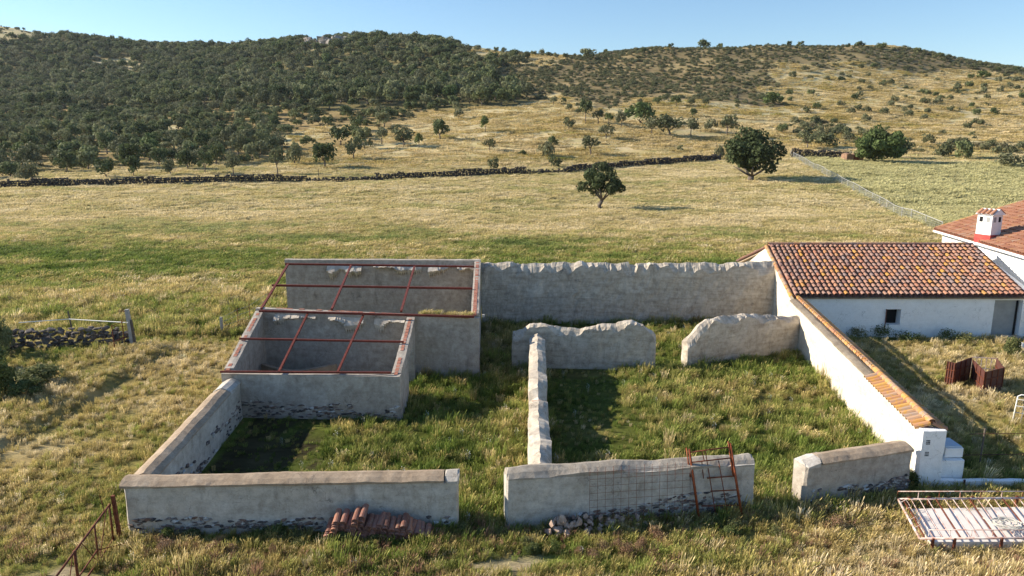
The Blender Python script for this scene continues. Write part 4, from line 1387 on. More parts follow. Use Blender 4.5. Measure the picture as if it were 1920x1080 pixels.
MB().bar(pc + Vector((.14, -.02, -.05)), pc + Vector((.05, -.02, 1.28)), .09, .09).build('timber', M_bark, po)
MB().tube([pc + Vector((-.1, 0, 1.70)), pc + Vector((-.55, 0, 1.72))], .02, 6).build('bracket', M_rust, po)
tp = thing('tape_fence', ground(P(136, 640)), 'white tape strung above the field stone wall on a dark stake', 'fence')
st_ = ground(P(140, 642))
MB().bar(st_, st_ + Vector((-.14, 0, 1.55)), .05, .05).build('stake', M_bark, tp)
MB().tube([ground(P(50, 655)) + Vector((-.2, 0, 1.12)), st_ + Vector((-.10, -.04, 1.14)), pc + Vector((-.07, -.10, 1.16))], .022, 5).build('tape', M_tape, tp)
sg = thing('small_gate', ground(P(215, 662)), 'small dark metal gate frame hung beside the leaning concrete post', 'gate')
a0_, a1_ = ground(P(217, 668)), ground(P(240, 655))
for q_, hgt_ in ((a0_, 1.25), (lp(a0_, a1_, .8), 1.3)):
    MB().tube([q_, q_ + Vector((-.03, 0, hgt_))], .022, 6).build('upright', M_rust, sg)
for z_ in (1.22, .45):
    MB().tube([a0_ + Vector((0, 0, z_)), a1_ + Vector((0, 0, z_))], .018, 6).build('rail', M_rust, sg)
MB().tube([a0_ + Vector((0, 0, 1.2)), a1_ + Vector((0, 0, .95))], .014, 5).build('brace', M_rust, sg)
pf = ground(P(417, 629))
fp = thing('stock_fence', pf, 'thin wire fence with a pale concrete post left of the shed', 'fence')
MB().bar(pf - Vector((0, 0, .1)), pf + Vector((0, 0, 1.0)), .12, .12).build('post', M_concrete, fp)
q_ = [ground(P(417, 629)), ground(P(448, 622)), ground(P(470, 612)), ground(P(505, 588))]
for v in q_[1:]:
    MB().tube([v, v + Vector((0, 0, 1.35))], .018, 6).build('stake', M_rust, fp)
for z_ in (.3, .6, .9, 1.2):
    MB().tube([v + Vector((0, 0, z_ * (1 if i else .8))) for i, v in enumerate(q_)], .008, 4).build('wire', M_wire, fp)
MB().tube([q_[0] + Vector((0, 0, .9)), q_[1] + Vector((-.3, 0, .05))], .012, 4).build('brace', M_rust, fp)

# ------------------------------------------------------------------ mesh fence across the far field
fl = [hit(*p) for p in ((1482, 293), (1520, 315), (1562, 337), (1600, 358), (1645, 384), (1705, 413), (1765, 436))]
ff = thing('field_fence', fl[3], 'pale wire netting fence running up the field to the stone wall', 'fence')
def poly_at(pts, n):
    seg = [(pts[i + 1] - pts[i]).length for i in range(len(pts) - 1)]
    cum = np.concatenate([[0], np.cumsum(seg)])
    return [Vector([float(np.interp(s_, cum, [p[k] for p in pts])) for k in range(3)]) for s_ in np.linspace(0, cum[-1], n)]
fpts = [ground(p) for p in poly_at(fl, 26)]
hts = [1.15 + .08 * math.sin(i * 1.7) for i in range(26)]
for i, p in enumerate(fpts):
    MB().tube([p, p + Vector((.03 * math.sin(i * 2.3), 0, hts[i] + .08))], .035, 5).build('post', M_wire, ff)
MB().tube([p + Vector((0, 0, h_)) for p, h_ in zip(fpts, hts)], .032, 5).build('top_wire', M_wire, ff)
MB().tube([p + Vector((0, 0, .12)) for p in fpts], .032, 5).build('bottom_wire', M_wire, ff)
net = MB()
fine = poly_at(fpts, 420)
for p in fine:
    net.tube([p + Vector((0, 0, .12)), p + Vector((0, 0, 1.15))], .008, 3, caps=False)
for z_ in (.35, .6, .85):
    net.tube([p + Vector((0, 0, z_)) for p in fpts], .012, 3, caps=False)
net.build('netting', M_wire, ff, kind='stuff')

# ------------------------------------------------------------------ far dry stone walls
def far_wall(pix, h, label, seed, th=.8, weak=((575, 705), (985, 1062))):
    pts = [hit(*p) for p in pix]
    n = int(sum((pts[i + 1] - pts[i]).length for i in range(len(pts) - 1)) / .34)
    t = thing('dry_stone_wall', ground(pts[0]), label, 'wall', 'dry stone walls along the field edge')
    mb = MB()
    r = random.Random(seed)
    base = [hull_mesh('tmp_stone', M_dry, 200 + i, 10) for i in range(5)]
    geo = [([v.co.copy() for v in m.vertices], [tuple(p.vertices) for p in m.polygons]) for m in base]
    for m in base:
        bpy.data.meshes.remove(m)
    for p in poly_at(pts, n):
        gz_ = float(zt(p.x, p.y))
        hh = h * (1 + .28 * float(fbm(p.x * .35, p.y * .35, 0, seed)))
        wx = float(project(p.x, p.y, gz_)[0])
        if any(a_ < wx < b_ for a_, b_ in weak):
            hh *= .42 + .25 * r.random()
        k = 0
        z_ = .08
        while z_ < hh:
            for q in (-1, 1):
                v, f = r.choice(geo)
                s_ = r.uniform(.34, .62)
                a_ = r.uniform(0, 6.3)
                c_, n_ = math.cos(a_), math.sin(a_)
                o_ = (p.x + r.gauss(0, .1), p.y + q * th * .28 * (1 - .4 * z_ / h) + r.gauss(0, .06), gz_ + z_)
                mb.add([(o_[0] + s_ * (v_.x * c_ - v_.y * n_), o_[1] + s_ * (v_.x * n_ + v_.y * c_), o_[2] + s_ * .8 * v_.z) for v_ in v], f)
            z_ += .30
    mb.build('stone', M_dry, t, kind='stuff')
far_wall([(-420, 364), (-200, 360), (-60, 356), (0, 353), (150, 349), (300, 346), (440, 343), (585, 341)], 1.25, 'longest dark dry stone wall, at the foot of the wooded hill', 41)
far_wall([(590, 342), (650, 340), (700, 339), (760, 336), (850, 332), (920, 328), (1000, 326), (1052, 324)], 1.25, 'dark dry stone wall in the middle below the golden slope', 42)
far_wall([(1055, 324), (1100, 320), (1170, 314), (1240, 309), (1300, 304), (1350, 301)], 1.25, 'dark dry stone wall between the two lone field trees', 43)
far_wall([(1485, 296), (1530, 296), (1575, 297), (1592, 298)], 1.6, 'short dark dry stone wall leading to the tiny stone hut', 44)
hp = hit(1602, 303)
ht = thing('stone_hut', hp, 'tiny stone hut with a rusty brown door beside the large pale green tree', 'hut')
wallmesh((hp.x - 1.7, hp.y), (hp.x + 1.9, hp.y + .1), 2.4, lambda s: hp.z + 1.65 + .1 * math.sin(s * 3), .2, .2, base=hp.z - .5, seed=51, rough=.1, seg=.3, nz=4).build('wall_body', simple('hut_stone', (.16, .10, .07), (.33, .20, .13), 2, .95), ht)
MB().box((hp.x + .3, hp.y - .06, hp.z + .72), (1.0, .08, 1.45)).build('door', M_rust, ht)
ocr = random.Random(8)

# ------------------------------------------------------------------ trees
def crown_geo(seed, nclump, nleaf, leaf, flat=.8, spread=.34, hollow=.35):
    """crown in a unit sphere footprint: radius .5 sideways, height flat, base at z=0"""
    r = np.random.default_rng(seed)
    cl = []
    while len(cl) < nclump:
        v = r.normal(size=3)
        v /= np.linalg.norm(v)
        if v[2] < -.55:
            continue
        q = r.uniform(hollow, 1) ** .5 * r.uniform(.8, 1.08)
        cl.append(v * q)
    cl = np.array(cl)
    rad = r.uniform(.75, 1.3, nclump) * spread
    ci = r.integers(0, nclump, nleaf)
    dv = r.normal(size=(nleaf, 3))
    dv /= np.linalg.norm(dv, axis=1)[:, None]
    rr_ = r.uniform(.35, 1, nleaf) ** .5
    pos = cl[ci] * (1 - spread * .75) + dv * (rad[ci] * rr_)[:, None]
    pos = pos * np.array([.5, .5, flat * .5])
    pos[:, 2] -= pos[:, 2].min()
    nrm = dv + .6 * r.normal(size=(nleaf, 3)) + np.array([0, 0, .25])
    nrm /= np.linalg.norm(nrm, axis=1)[:, None]
    t1 = np.cross(nrm, r.normal(size=(nleaf, 3)))
    t1 /= np.linalg.norm(t1, axis=1)[:, None]
    t2 = np.cross(nrm, t1)
    s1 = leaf * r.uniform(.6, 1.4, nleaf)[:, None]
    s2 = s1 * r.uniform(.45, .8, nleaf)[:, None]
    V = np.stack([pos - t1 * s1, pos - t2 * s2, pos + t1 * s1, pos + t2 * s2], 1).reshape(-1, 3)
    Fq = np.arange(nleaf * 4).reshape(-1, 4)
    tint = np.repeat(np.clip(.5 + .25 * r.normal(size=nleaf) + .25 * r.normal(size=nclump)[ci], 0, 1), 4)
    return V, Fq, tint

def crown_mesh(name, mat, *a, **k):
    V, Fq, tint = crown_geo(*a, **k)
    m = bpy.data.meshes.new(name)
    m.from_pydata(V.tolist(), [], Fq.tolist())
    at = m.attributes.new('tint', 'FLOAT', 'POINT')
    at.data.foreach_set('value', tint.astype(np.float32))
    m.materials.append(mat)
    m.update()
    return m

def trunk_mesh(name, seed, height=1.0, r=.05, limbs=4, spread=.3, bare=.5):
    q = random.Random(seed)
    mb = MB()
    p0 = Vector((0, 0, -.12))
    top = Vector((q.gauss(0, .04), q.gauss(0, .04), bare))
    mid = (p0 + top) * .5 + Vector((q.gauss(0, .03), q.gauss(0, .03), 0))
    mb.tube([p0, mid, top], r, 6, r * .72)
    for k in range(limbs):
        a_ = 6.28 * k / limbs + q.uniform(-.4, .4)
        e = Vector((math.cos(a_) * spread * q.uniform(.6, 1), math.sin(a_) * spread * q.uniform(.6, 1), height * q.uniform(.75, .95)))
        m_ = top + (e - top) * .5 + Vector((0, 0, -.04))
        mb.tube([top - Vector((0, 0, .03)), m_, e], r * .5, 5, r * .15)
    return mb.mesh(name, M_bark, smooth=True)

CR = {}
CR['oak'] = [crown_mesh('oak_crown', M_oak, 10 + i, 15, 620, .055, flat=.82) for i in range(5)]
CR['olive'] = [crown_mesh('olive_crown', M_olive, 30 + i, 13, 470, .052, flat=.8, spread=.38) for i in range(4)]
CR['bright'] = [crown_mesh('bright_crown', M_bright, 40 + i, 15, 650, .055, flat=.85) for i in range(2)]
CR['scrub'] = [crown_mesh('scrub_crown', M_scrub, 50 + i, 12, 300, .062, flat=.65, spread=.42, hollow=.2) for i in range(4)]
TRK = [trunk_mesh('tree_trunk', 60 + i) for i in range(4)]

def tree(name, pos, width, height, kind, label, cat='tree', group=None, trunk=.28, me=None, rot=None, tr=None):
    pos = Vector(pos)
    t = thing(name, pos, label, cat, group)
    q = random.Random(int(abs(pos.x * 131 + pos.y * 17)) + 1)
    rz = rot if rot is not None else q.uniform(0, 6.28)
    cm = me or q.choice(CR[kind])
    zmax = max(v[2] for v in (cm.vertices[i].co for i in range(0, len(cm.vertices), 5)))
    c = bpy.data.objects.new('crown', cm)
    COL.objects.link(c)
    c.parent = t
    c.location = (0, 0, height * trunk)
    c.rotation_euler = (0, 0, rz)
    c.scale = (width, width * q.uniform(.85, 1.05), height * (1 - trunk) / zmax)
    if trunk > .08:
        k = bpy.data.objects.new('trunk', tr or q.choice(TRK))
        COL.objects.link(k)
        k.parent = t
        k.rotation_euler = (0, 0, rz)
        ts = height * (trunk + .02) / .5
        k.scale = (width * .75 if not tr else height, width * .75 if not tr else height, min(ts, height * 1.0))
    return t

def px_tree(bx, by, wpx, hpx, kind, label, name='tree', cat='tree', group=None, trunk=.28, **kw):
    p = hit(bx, by)
    s_ = p.y / F * 1.01
    return tree(name, p, wpx * s_, hpx * s_, kind, label, cat, group, trunk, **kw)

# the lone field trees, modelled closer
bigA = crown_mesh('field_oak_crown', M_oakfield, 301, 28, 4200, .022, flat=.78, spread=.21, hollow=.25)
bigB = crown_mesh('dense_oak_crown', M_oakfield, 302, 40, 7000, .023, flat=.78, spread=.25, hollow=.2)
bigC = crown_mesh('pale_tree_crown', M_bright, 303, 38, 8000, .024, flat=.72, spread=.26, hollow=.1)
tA = trunk_mesh('field_trunk', 71, .95, .05, 6, .30, .36)
tB = trunk_mesh('field_trunk', 72, .95, .07, 6, .38, .26)
px_tree(1130, 393, 104, 89, 'oak', 'lone oak with a thin bare trunk in the field, nearest to the ruin', 'oak_tree', trunk=.27, me=bigA, tr=tA)
px_tree(1405, 339, 124, 96, 'oak', 'lone dense dark oak in the field left of the netting fence', 'oak_tree', trunk=.15, me=bigB, tr=tB)
px_tree(1642, 306, 104, 68, 'bright', 'large spreading pale green tree beside the tiny stone hut', 'broadleaf_tree', trunk=.05, me=bigC)
px_tree(1682, 298, 40, 42, 'olive', 'greyish bushy tree touching the large pale green tree behind the hut', 'tree', trunk=.1)
SPEC = [
 (1202, 233, 64, 42, 'bright', 'bright green round tree in the group on the golden slope', .12),
 (1256, 256, 62, 42, 'olive', 'wide greyish olive next to the bright green round tree', .25),
 (1222, 252, 34, 30, 'olive', 'pale thin olive in front of the bright green round tree', .3),
 (1296, 256, 30, 36, 'olive', 'leaning thin grey tree right of the wide greyish olive', .35),
 (1107, 292, 42, 38, 'olive', 'round olive alone on the slope above the oak with bare trunk', .35),
 (1098, 232, 28, 44, 'oak', 'slim dark tree with tall trunk left of the bright green tree', .4),
 (1121, 233, 26, 26, 'olive', 'small tree next to the slim dark tall-trunked tree', .35),
 (1141, 236, 18, 24, 'bright', 'small yellowish tree left of the bright green round tree', .4),
 (1137, 262, 32, 30, 'olive', 'small grey-green tree below the slim dark tree', .3),
 (1165, 240, 24, 34, 'olive', 'thin grey tree just left of the bright green round tree', .3),
 (1365, 254, 42, 36, 'olive', 'spreading olive on the slope above the dense dark oak', .35),
 (1332, 246, 30, 22, 'olive', 'low olive bush left of the spreading olive', .15),
 (1467, 250, 26, 18, 'oak', 'small dark round tree alone right of the dense oak', .2),
 (1513, 280, 40, 36, 'olive', 'open grey tree left of the tiny stone hut', .3),
 (1549, 276, 54, 26, 'olive', 'wide low bush behind the short stone wall', .05),
 (1348, 300, 22, 28, 'olive', 'grey bush at the stone wall left of the dense oak', .05),
 (925, 324, 25, 30, 'olive', 'small pale olive standing at the middle stone wall', .3),
 (785, 278, 18, 28, 'bright', 'small bright green tree on the edge of the golden slope', .3),
 (825, 262, 36, 38, 'oak', 'dark round tree with forked trunk on the golden slope', .25),
 (757, 275, 44, 38, 'olive', 'grey-green tree left of the small bright green tree', .25),
 (611, 316, 52, 48, 'oak', 'dark oak with clear trunk just above the gap in the stone walls', .25),
 (521, 328, 34, 52, 'olive', 'tall thin pale tree at the edge of the wood by the stone wall', .35),
 (553, 308, 34, 42, 'oak', 'dense dark oak left of the oak with clear trunk', .12),
 (438, 330, 32, 44, 'olive', 'thin-trunked olive at the wood edge above the long stone wall', .35),
 (385, 326, 34, 42, 'oak', 'oak at the wood edge above the left stone wall', .3),
 (664, 300, 36, 42, 'olive', 'pale olive between the oaks at the end of the wood', .25),
 (716, 270, 30, 30, 'olive', 'thin tree among stakes on the slope edge', .3),
 (683, 280, 40, 40, 'oak', 'round oak at the right end of the wood', .15),
 (640, 272, 46, 36, 'oak', 'round oak behind the pale olive at the wood end', .15),
 (910, 248, 20, 30, 'bright', 'small bright tree high on the golden slope', .3),
 (918, 284, 24, 25, 'olive', 'small olive in the middle of the golden slope', .3),
 (980, 292, 16, 10, 'oak', 'small dark bush low on the golden slope', .02),
 (1036, 275, 22, 20, 'oak', 'small round bush left of the lone slope olive', .1),
 (1022, 294, 42, 28, 'scrub', 'pale brown bush left of the lone slope olive', .05),
 (1040, 314, 30, 24, 'olive', 'grey bush by the stone wall below the pale brown bush', .1),
 (252, 332, 30, 40, 'oak', 'oak in the wood edge above the left half of the long stone wall', .2),
 (200, 334, 44, 36, 'oak', 'broad oak right above the long stone wall near the left edge', .15),
 (318, 328, 34, 30, 'olive', 'olive in the wood edge beside a pale gap', .2),
 (60, 340, 50, 38, 'olive', 'broad olive tree at the left end of the long stone wall', .15),
 (1320, 84, 26, 16, 'oak', 'large dark tree standing out on the right-hand skyline', .1),
 (1102, 112, 34, 20, 'oak', 'broad dark tree on the skyline dip between the hills', .1),
 (1372, 156, 18, 12, 'oak', 'small dark bush above the stony patch of the slope', .1),
 (1447, 196, 40, 22, 'bright', 'green bush clump at the foot of the scrub', .05),
 (1843, 148, 26, 15, 'bright', 'green round bush high on the bare right-hand slope', .1),
 (1773, 293, 42, 26, 'olive', 'grey-green bush right of the large pale green tree', .02),
 (1806, 298, 46, 34, 'oak', 'dark dense bush in the scrub strip on the right', .02),
 (1895, 312, 60, 28, 'olive', 'broad bush at the right edge above the green crop', .02),
 (1740, 270, 30, 22, 'scrub', 'brownish bush in the scrub strip', .02),
]
taken = []
for bx, by, w_, h_, kd, lb, tr_ in SPEC:
    px_tree(bx, by, w_, h_, kd, lb, 'bush' if tr_ <= .1 and kd != 'bright' else 'tree', 'bush' if tr_ <= .1 and kd != 'bright' else 'tree', None, tr_)
    taken.append((bx, by))

# random trees of the wood and the open slopes
N = 78000
yy = np.sqrt(rng.uniform(0, 1, N)) * 520 + 115
uu = rng.uniform(-1.08, 1.0, N)
xx = uu * yy
zz = zt(xx, yy)
fo, scr, stp, px, py = vegmap(xx, yy, zz)
behind_wall = yy > np.interp(np.clip(px, -500, 2400), COLX, WALL_D) + 3
skyd = np.interp(np.clip(px, -500, 2400), COLX, DSKY)
ok = behind_wall & (yy < skyd + 40)
right_slope = ok & ~fo & ~scr & ~stp & (px > 1440) & (py < 262)
dwood = fbm(xx / 28, yy / 28, 0, 90) * .5 + .5
prob = np.where(fo, np.clip(.15 + 1.2 * dwood, .1, .95), 0)
prob = np.where(fo & (py > 205), np.where(px > 520, .12 + .16 * (dwood > .5), np.where(dwood > .36, .85, .15)), prob)
prob = np.where(scr, np.clip(1.5 * dwood - .1, .15, .85), prob)
prob = np.where(stp & (yy < 230), .8, prob)
prob = np.where(right_slope, .05 + .05 * (dwood > .55), prob)
openhill = ok & ~fo & ~scr & ~stp & ~right_slope
prob = np.where(openhill, .012 + .05 * sstep(215, 190, py), prob)
keep = ok & (rng.uniform(0, 1, N) < prob)
cand = np.flatnonzero(keep)
# thin by spacing, larger trees first
size = np.where(fo, rng.uniform(3.2, 6.8, N), np.where(scr, rng.uniform(1.3, 2.8, N), np.where(stp, rng.uniform(1.4, 3.4, N), rng.uniform(1.6, 4.0, N))))
size = np.where(right_slope, rng.uniform(1.5, 3.6, N), size)
size = np.where(fo & (py > 205), rng.uniform(2.6, 5.0, N), size)
grid = {}
sel = []
for i in cand[np.argsort(-size[cand])]:
    cell = (int(xx[i] // 6), int(yy[i] // 6))
    bad = False
    for a_ in (-1, 0, 1):
        for b_ in (-1, 0, 1):
            for j in grid.get((cell[0] + a_, cell[1] + b_), ()):
                if (xx[i] - xx[j]) ** 2 + (yy[i] - yy[j]) ** 2 < (.42 * (size[i] + size[j])) ** 2:
                    bad = True
                    break
            if bad: break
        if bad: break
    if bad: continue
    if any(abs(px[i] - q0) < 26 and abs(py[i] - q1) < 14 for q0, q1 in taken) and yy[i] < 260:
        continue
    grid.setdefault(cell, []).append(i)
    sel.append(i)
sel = np.array(sel)
inview = (px[sel] > -10) & (px[sel] < 1930)
app = size[sel] / yy[sel] * inview
order = sel[np.argsort(-app)]
indiv = []
cf = co = cb = 0
for i in order:
    if fo[i] and cf < 170:
        cf += 1; indiv.append(i)
    elif (right_slope[i] or openhill[i]) and co < 95 and -10 < px[i] < 1930:
        co += 1; indiv.append(i)
    elif stp[i] and cb < 30 and -10 < px[i] < 1930:
        cb += 1; indiv.append(i)
iset = set(int(i) for i in indiv)
for i in indiv:
    pos = (xx[i], yy[i], zz[i] - .1)
    if fo[i]:
        kd = 'oak' if rng.uniform() < .6 else ('olive' if rng.uniform() < .93 else 'bright')
        look = {'oak': 'dark green rounded oak', 'olive': 'pale grey-green tree', 'bright': 'bright green tree'}[kd]
        where = 'left end of long stone wall' if px[i] < 190 else 'middle of long stone wall' if px[i] < 400 else 'right end of long stone wall' if px[i] < 585 else 'edge of the golden slope'
        row = 'first row' if yy[i] < 165 else 'middle rows' if yy[i] < 205 else 'rear rows'
        tree('woodland_tree', pos, size[i] * 1.1, size[i] * rng.uniform(.85, 1.15), kd, look + ' in ' + row + ' of wood, ' + where, 'tree', look + 's, ' + row + ' of wood, ' + where, .2)
    elif stp[i]:
        tree('shrub', pos, size[i] * 1.2, size[i] * .75, 'scrub' if rng.uniform() < .6 else 'olive', 'low brownish green shrub in the scrub strip on the right', 'shrub', 'shrubs of the scrub strip', .02)
    elif right_slope[i]:
        tree('shrub', pos, size[i] * 1.1, size[i] * .75, 'olive' if rng.uniform() < .6 else 'oak', 'small dark shrub dotted over the bare golden right-hand slope', 'shrub', 'shrubs on the bare slope', .05)
    else:
        tree('small_tree', pos, size[i], size[i] * .9, 'olive' if rng.uniform() < .7 else 'oak', 'small scattered tree on the golden slope above the stone walls', 'tree', 'small trees on the golden slope', .25)
rest = np.array([i for i in sel if int(i) not in iset])

# instancing helper for uncountable stuff ------------------------------
def scatter(name, label, cat, pts, rot, scl, col_idx, gcol, protos):
    me = bpy.data.meshes.new(name)
    me.from_pydata(np.asarray(pts).tolist(), [], [])
    at = me.attributes.new('rot', 'FLOAT_VECTOR', 'POINT'); at.data.foreach_set('vector', np.asarray(rot, np.float32).ravel())
    at = me.attributes.new('scl', 'FLOAT_VECTOR', 'POINT'); at.data.foreach_set('vector', np.asarray(scl, np.float32).ravel())
    at = me.attributes.new('pick', 'INT', 'POINT'); at.data.foreach_set('value', np.asarray(col_idx, np.int32))
    if gcol is not None:
        at = me.attributes.new('gcol', 'FLOAT_COLOR', 'POINT')
        at.data.foreach_set('color', np.concatenate([np.clip(gcol, .004, 1), np.ones((len(gcol), 1))], 1).astype(np.float32).ravel())
    o = bpy.data.objects.new(name, me)
    COL.objects.link(o)
    tag(o, label, cat, kind='stuff')
    pc = bpy.data.collections.new(name + '_kinds')
    for k, m in enumerate(protos):
        pc.objects.link(bpy.data.objects.new('%s_kind_%02d' % (name, k), m))
    ng = bpy.data.node_groups.new(name, 'GeometryNodeTree')
    ng.interface.new_socket('Geometry', in_out='INPUT', socket_type='NodeSocketGeometry')
    ng.interface.new_socket('Geometry', in_out='OUTPUT', socket_type='NodeSocketGeometry')
    gi, go = ng.nodes.new('NodeGroupInput'), ng.nodes.new('NodeGroupOutput')
    ip = ng.nodes.new('GeometryNodeInstanceOnPoints')
    ci = ng.nodes.new('GeometryNodeCollectionInfo')
    ci.inputs['Collection'].default_value = pc
    ci.inputs['Separate Children'].default_value = True
    ci.inputs['Reset Children'].default_value = True
    def na(nm, ty):
        n = ng.nodes.new('GeometryNodeInputNamedAttribute')
        n.data_type = ty
        n.inputs['Name'].default_value = nm
        return n.outputs[0]
    L = ng.links.new
    L(gi.outputs[0], ip.inputs['Points'])
    L(ci.outputs[0], ip.inputs['Instance'])
    ip.inputs['Pick Instance'].default_value = True
    L(na('pick', 'INT'), ip.inputs['Instance Index'])
    er = ng.nodes.new('FunctionNodeEulerToRotation')
    L(na('rot', 'FLOAT_VECTOR'), er.inputs[0])
    L(er.outputs[0], ip.inputs['Rotation'])
    L(na('scl', 'FLOAT_VECTOR'), ip.inputs['Scale'])
    L(ip.outputs[0], go.inputs[0])
    md = o.modifiers.new('scatter', 'NODES')
    md.node_group = ng
    return o

# far wood and scrub as one mass each
def mass(name, label, cat, ids, protos, pick, flat):
    n = len(ids)
    rot = np.stack([np.zeros(n), np.zeros(n), rng.uniform(0, 6.28, n)], 1)
    s_ = size[ids]
    scl = np.stack([s_ * 1.15, s_ * 1.15, s_ * flat * rng.uniform(.85, 1.25, n)], 1)
    pts = np.stack([xx[ids], yy[ids], zz[ids] - .05 + np.where(fo[ids], s_ * .10, 0)], 1)
    scatter(name, label, cat, pts, rot, scl, pick, None, protos)
w_ids = np.array([i for i in rest if fo[i]])
mass('hillside_wood', 'dense mass of dark oaks covering the upper hillside', 'wood', w_ids, CR['oak'] + CR['olive'] + CR['bright'][:1], np.where(rng.uniform(size=len(w_ids)) < .012, 9, np.where(rng.uniform(size=len(w_ids)) < .66, rng.integers(0, 5, len(w_ids)), rng.integers(5, 9, len(w_ids)))), 1.05)
s_ids = np.array([i for i in rest if not fo[i]])
mass('hillside_scrub', 'brownish scrub mass along the upper right-hand hill', 'scrub', s_ids, CR['scrub'] + CR['olive'], np.where(rng.uniform(size=len(s_ids)) < .75, rng.integers(0, 4, len(s_ids)), rng.integers(4, 8, len(s_ids))), .95)
# undergrowth between the trees
N2 = 34000
yu = np.sqrt(rng.uniform(0, 1, N2)) * 480 + 130
xu = rng.uniform(-1.08, 1.0, N2) * yu
zu = zt(xu, yu)
f2, s2, t2, pxu, pyu = vegmap(xu, yu, zu)
k2 = (f2 | s2 | (t2 & (yu < 230))) & (yu > np.interp(np.clip(pxu, -500, 2400), COLX, WALL_D) + 4) & (yu < np.interp(np.clip(pxu, -500, 2400), COLX, DSKY) + 30) & (fbm(xu / 12, yu / 12, 0, 95) > -.25)
xu, yu, zu = xu[k2], yu[k2], zu[k2]
n = len(xu)
s_ = rng.uniform(.9, 2.1, n)
scatter('hillside_undergrowth', 'low brownish undergrowth between the trees of the hill', 'undergrowth', np.stack([xu, yu, zu - .05], 1), np.stack([np.zeros(n), np.zeros(n), rng.uniform(0, 6.28, n)], 1), np.stack([s_ * 1.3, s_ * 1.3, s_], 1), rng.integers(0, 4, n), None, CR['scrub'])
# skyline trees standing apart
for k, (bx, by, w_, h_) in enumerate([(45, 56, 7, 5), (1480, 82, 12, 10), (1502, 82, 14, 9), (1590, 90, 10, 8), (1612, 88, 20, 10), (1652, 92, 24, 11), (1720, 100, 16, 10), (1762, 110, 20, 10), (1872, 134, 8, 7), (1905, 134, 14, 9), (1258, 90, 14, 10), (1206, 100, 16, 11), (1350, 88, 14, 10), (770, 84, 12, 9), (850, 92, 14, 8), (880, 96, 12, 7), (930, 98, 14, 9), (960, 102, 12, 8), (1000, 104, 14, 8), (1030, 106, 18, 8), (1060, 108, 14, 8)]):
    px_tree(bx, by, w_, h_, 'oak', 'dark round tree standing out along the skyline of the hill ridge', 'skyline_tree', 'tree', 'trees on the skyline', .12)
# rocks on the dome
rr = random.Random(91)
M_crag = simple('crag_rock', (.16, .145, .13), (.32, .29, .26), .35, .95, 0, .6, .2)
CRAG = [hull_mesh('boulder', M_crag, 400 + i, 13) for i in range(4)]
cg = hit(605, 82)
for k in range(26):
    p = hit(565 + rr.random() * 85, 74 + rr.random() * 12)
    w_ = rr.uniform(3.0, 8.0)
    o = link('boulder', rr.choice(CRAG), None, M=Matrix.LocRotScale(p + Vector((0, 0, w_ * .25)), Quaternion((0, 0, 1), rr.uniform(0, 6)), Vector((w_, w_ * .8, w_ * .8))))
    tag(o, 'grey boulder of the rocky outcrop on the wooded summit', 'boulder', 'boulders on the summit')
# stakes of the old fence on the slope
ost = [hit(*p) for p in ((598, 338), (632, 331), (655, 320), (677, 312), (698, 304), (716, 297), (735, 290), (750, 284), (765, 279), (690, 246), (812, 270))]
oldf = thing('stake_fence', ost[0], 'line of thin dark fence stakes climbing the golden slope', 'fence')
for k, p in enumerate(ost[:9]):
    MB().tube([p, p + Vector((0, 0, 2.1 if k == 0 else 1.4))], .05, 5).build('stake', M_bark, oldf)
for z_ in (.6, 1.1):
    MB().tube([p + Vector((0, 0, z_)) for p in ost[:9]], .012, 3).build('wire', M_wire, oldf)

# bushes near the left edge
NB = [crown_mesh('near_bush_crown', M_weed, 500 + i, 22, 3600, .028, flat=.8, spread=.34) for i in range(3)]
NBD = crown_mesh('dark_bush_crown', M_oak, 505, 22, 3600, .026, flat=.85, spread=.34)
for (bx, by, w_, h_, me_, lb) in ((4, 668, 60, 80, NBD, 'dark bush at the left edge beside the field stone wall'), (0, 745, 70, 85, NB[0], 'green bush at the left edge below the field stone wall'), (72, 722, 90, 42, NB[1], 'pale green low bush below the field stone wall'),
                              (48, 745, 80, 34, NB[2], 'shaded low bush next to the green edge bush'), (-30, 700, 90, 70, NB[1], 'bush cut by the left edge of the picture')):
    px_tree(bx, by, w_, h_, 'oak', lb, 'bush', 'bush', None, .0, me=me_)
WISP = [crown_mesh('wispy_weed', M_weed, 520 + i, 16, 700, .030, flat=.8, spread=.5, hollow=.1) for i in range(3)]
wp = [(1608, 636, 40, 26), (1650, 634, 60, 30), (1700, 640, 60, 22), (1775, 640, 40, 26), (1810, 645, 50, 24), (1905, 640, 0, 0)]
for k, (bx, by, w_, h_) in enumerate(wp[:5]):
    px_tree(bx, by, w_, h_, 'scrub', ['low weed clump in the corner of the white wall and tiled wall', 'wide weed clump under the square window', 'weed clump right of the square window', 'grey weed clump midway along the white wall', 'weed clump left of the grey door'][k], 'weed_clump', 'weed', 'weeds along the white building', .0, me=WISP[k % 3])
px_tree(1897, 668, 34, 40, 'bright', 'pale yellow-green bush in front of the white building doorway', 'bush', 'bush', None, .0, me=NB[0])
for k, (bx, by, w_, h_) in enumerate([(655, 1020, 60, 34), (625, 1018, 40, 30), (1705, 912, 60, 34), (1725, 905, 40, 40), (700, 1022, 50, 24)]):
    px_tree(bx, by, w_, h_, 'bright', ['dark green thistle clump in front of the tile stack', 'thistle clump at the tall end of the tile stack', 'leafy weed clump at the foot of the white pillar', 'tall weeds against the white pillar', 'weed clump under the middle of the tile stack'][k], 'weed_clump', 'weed', None, .0, me=NB[k % 3])

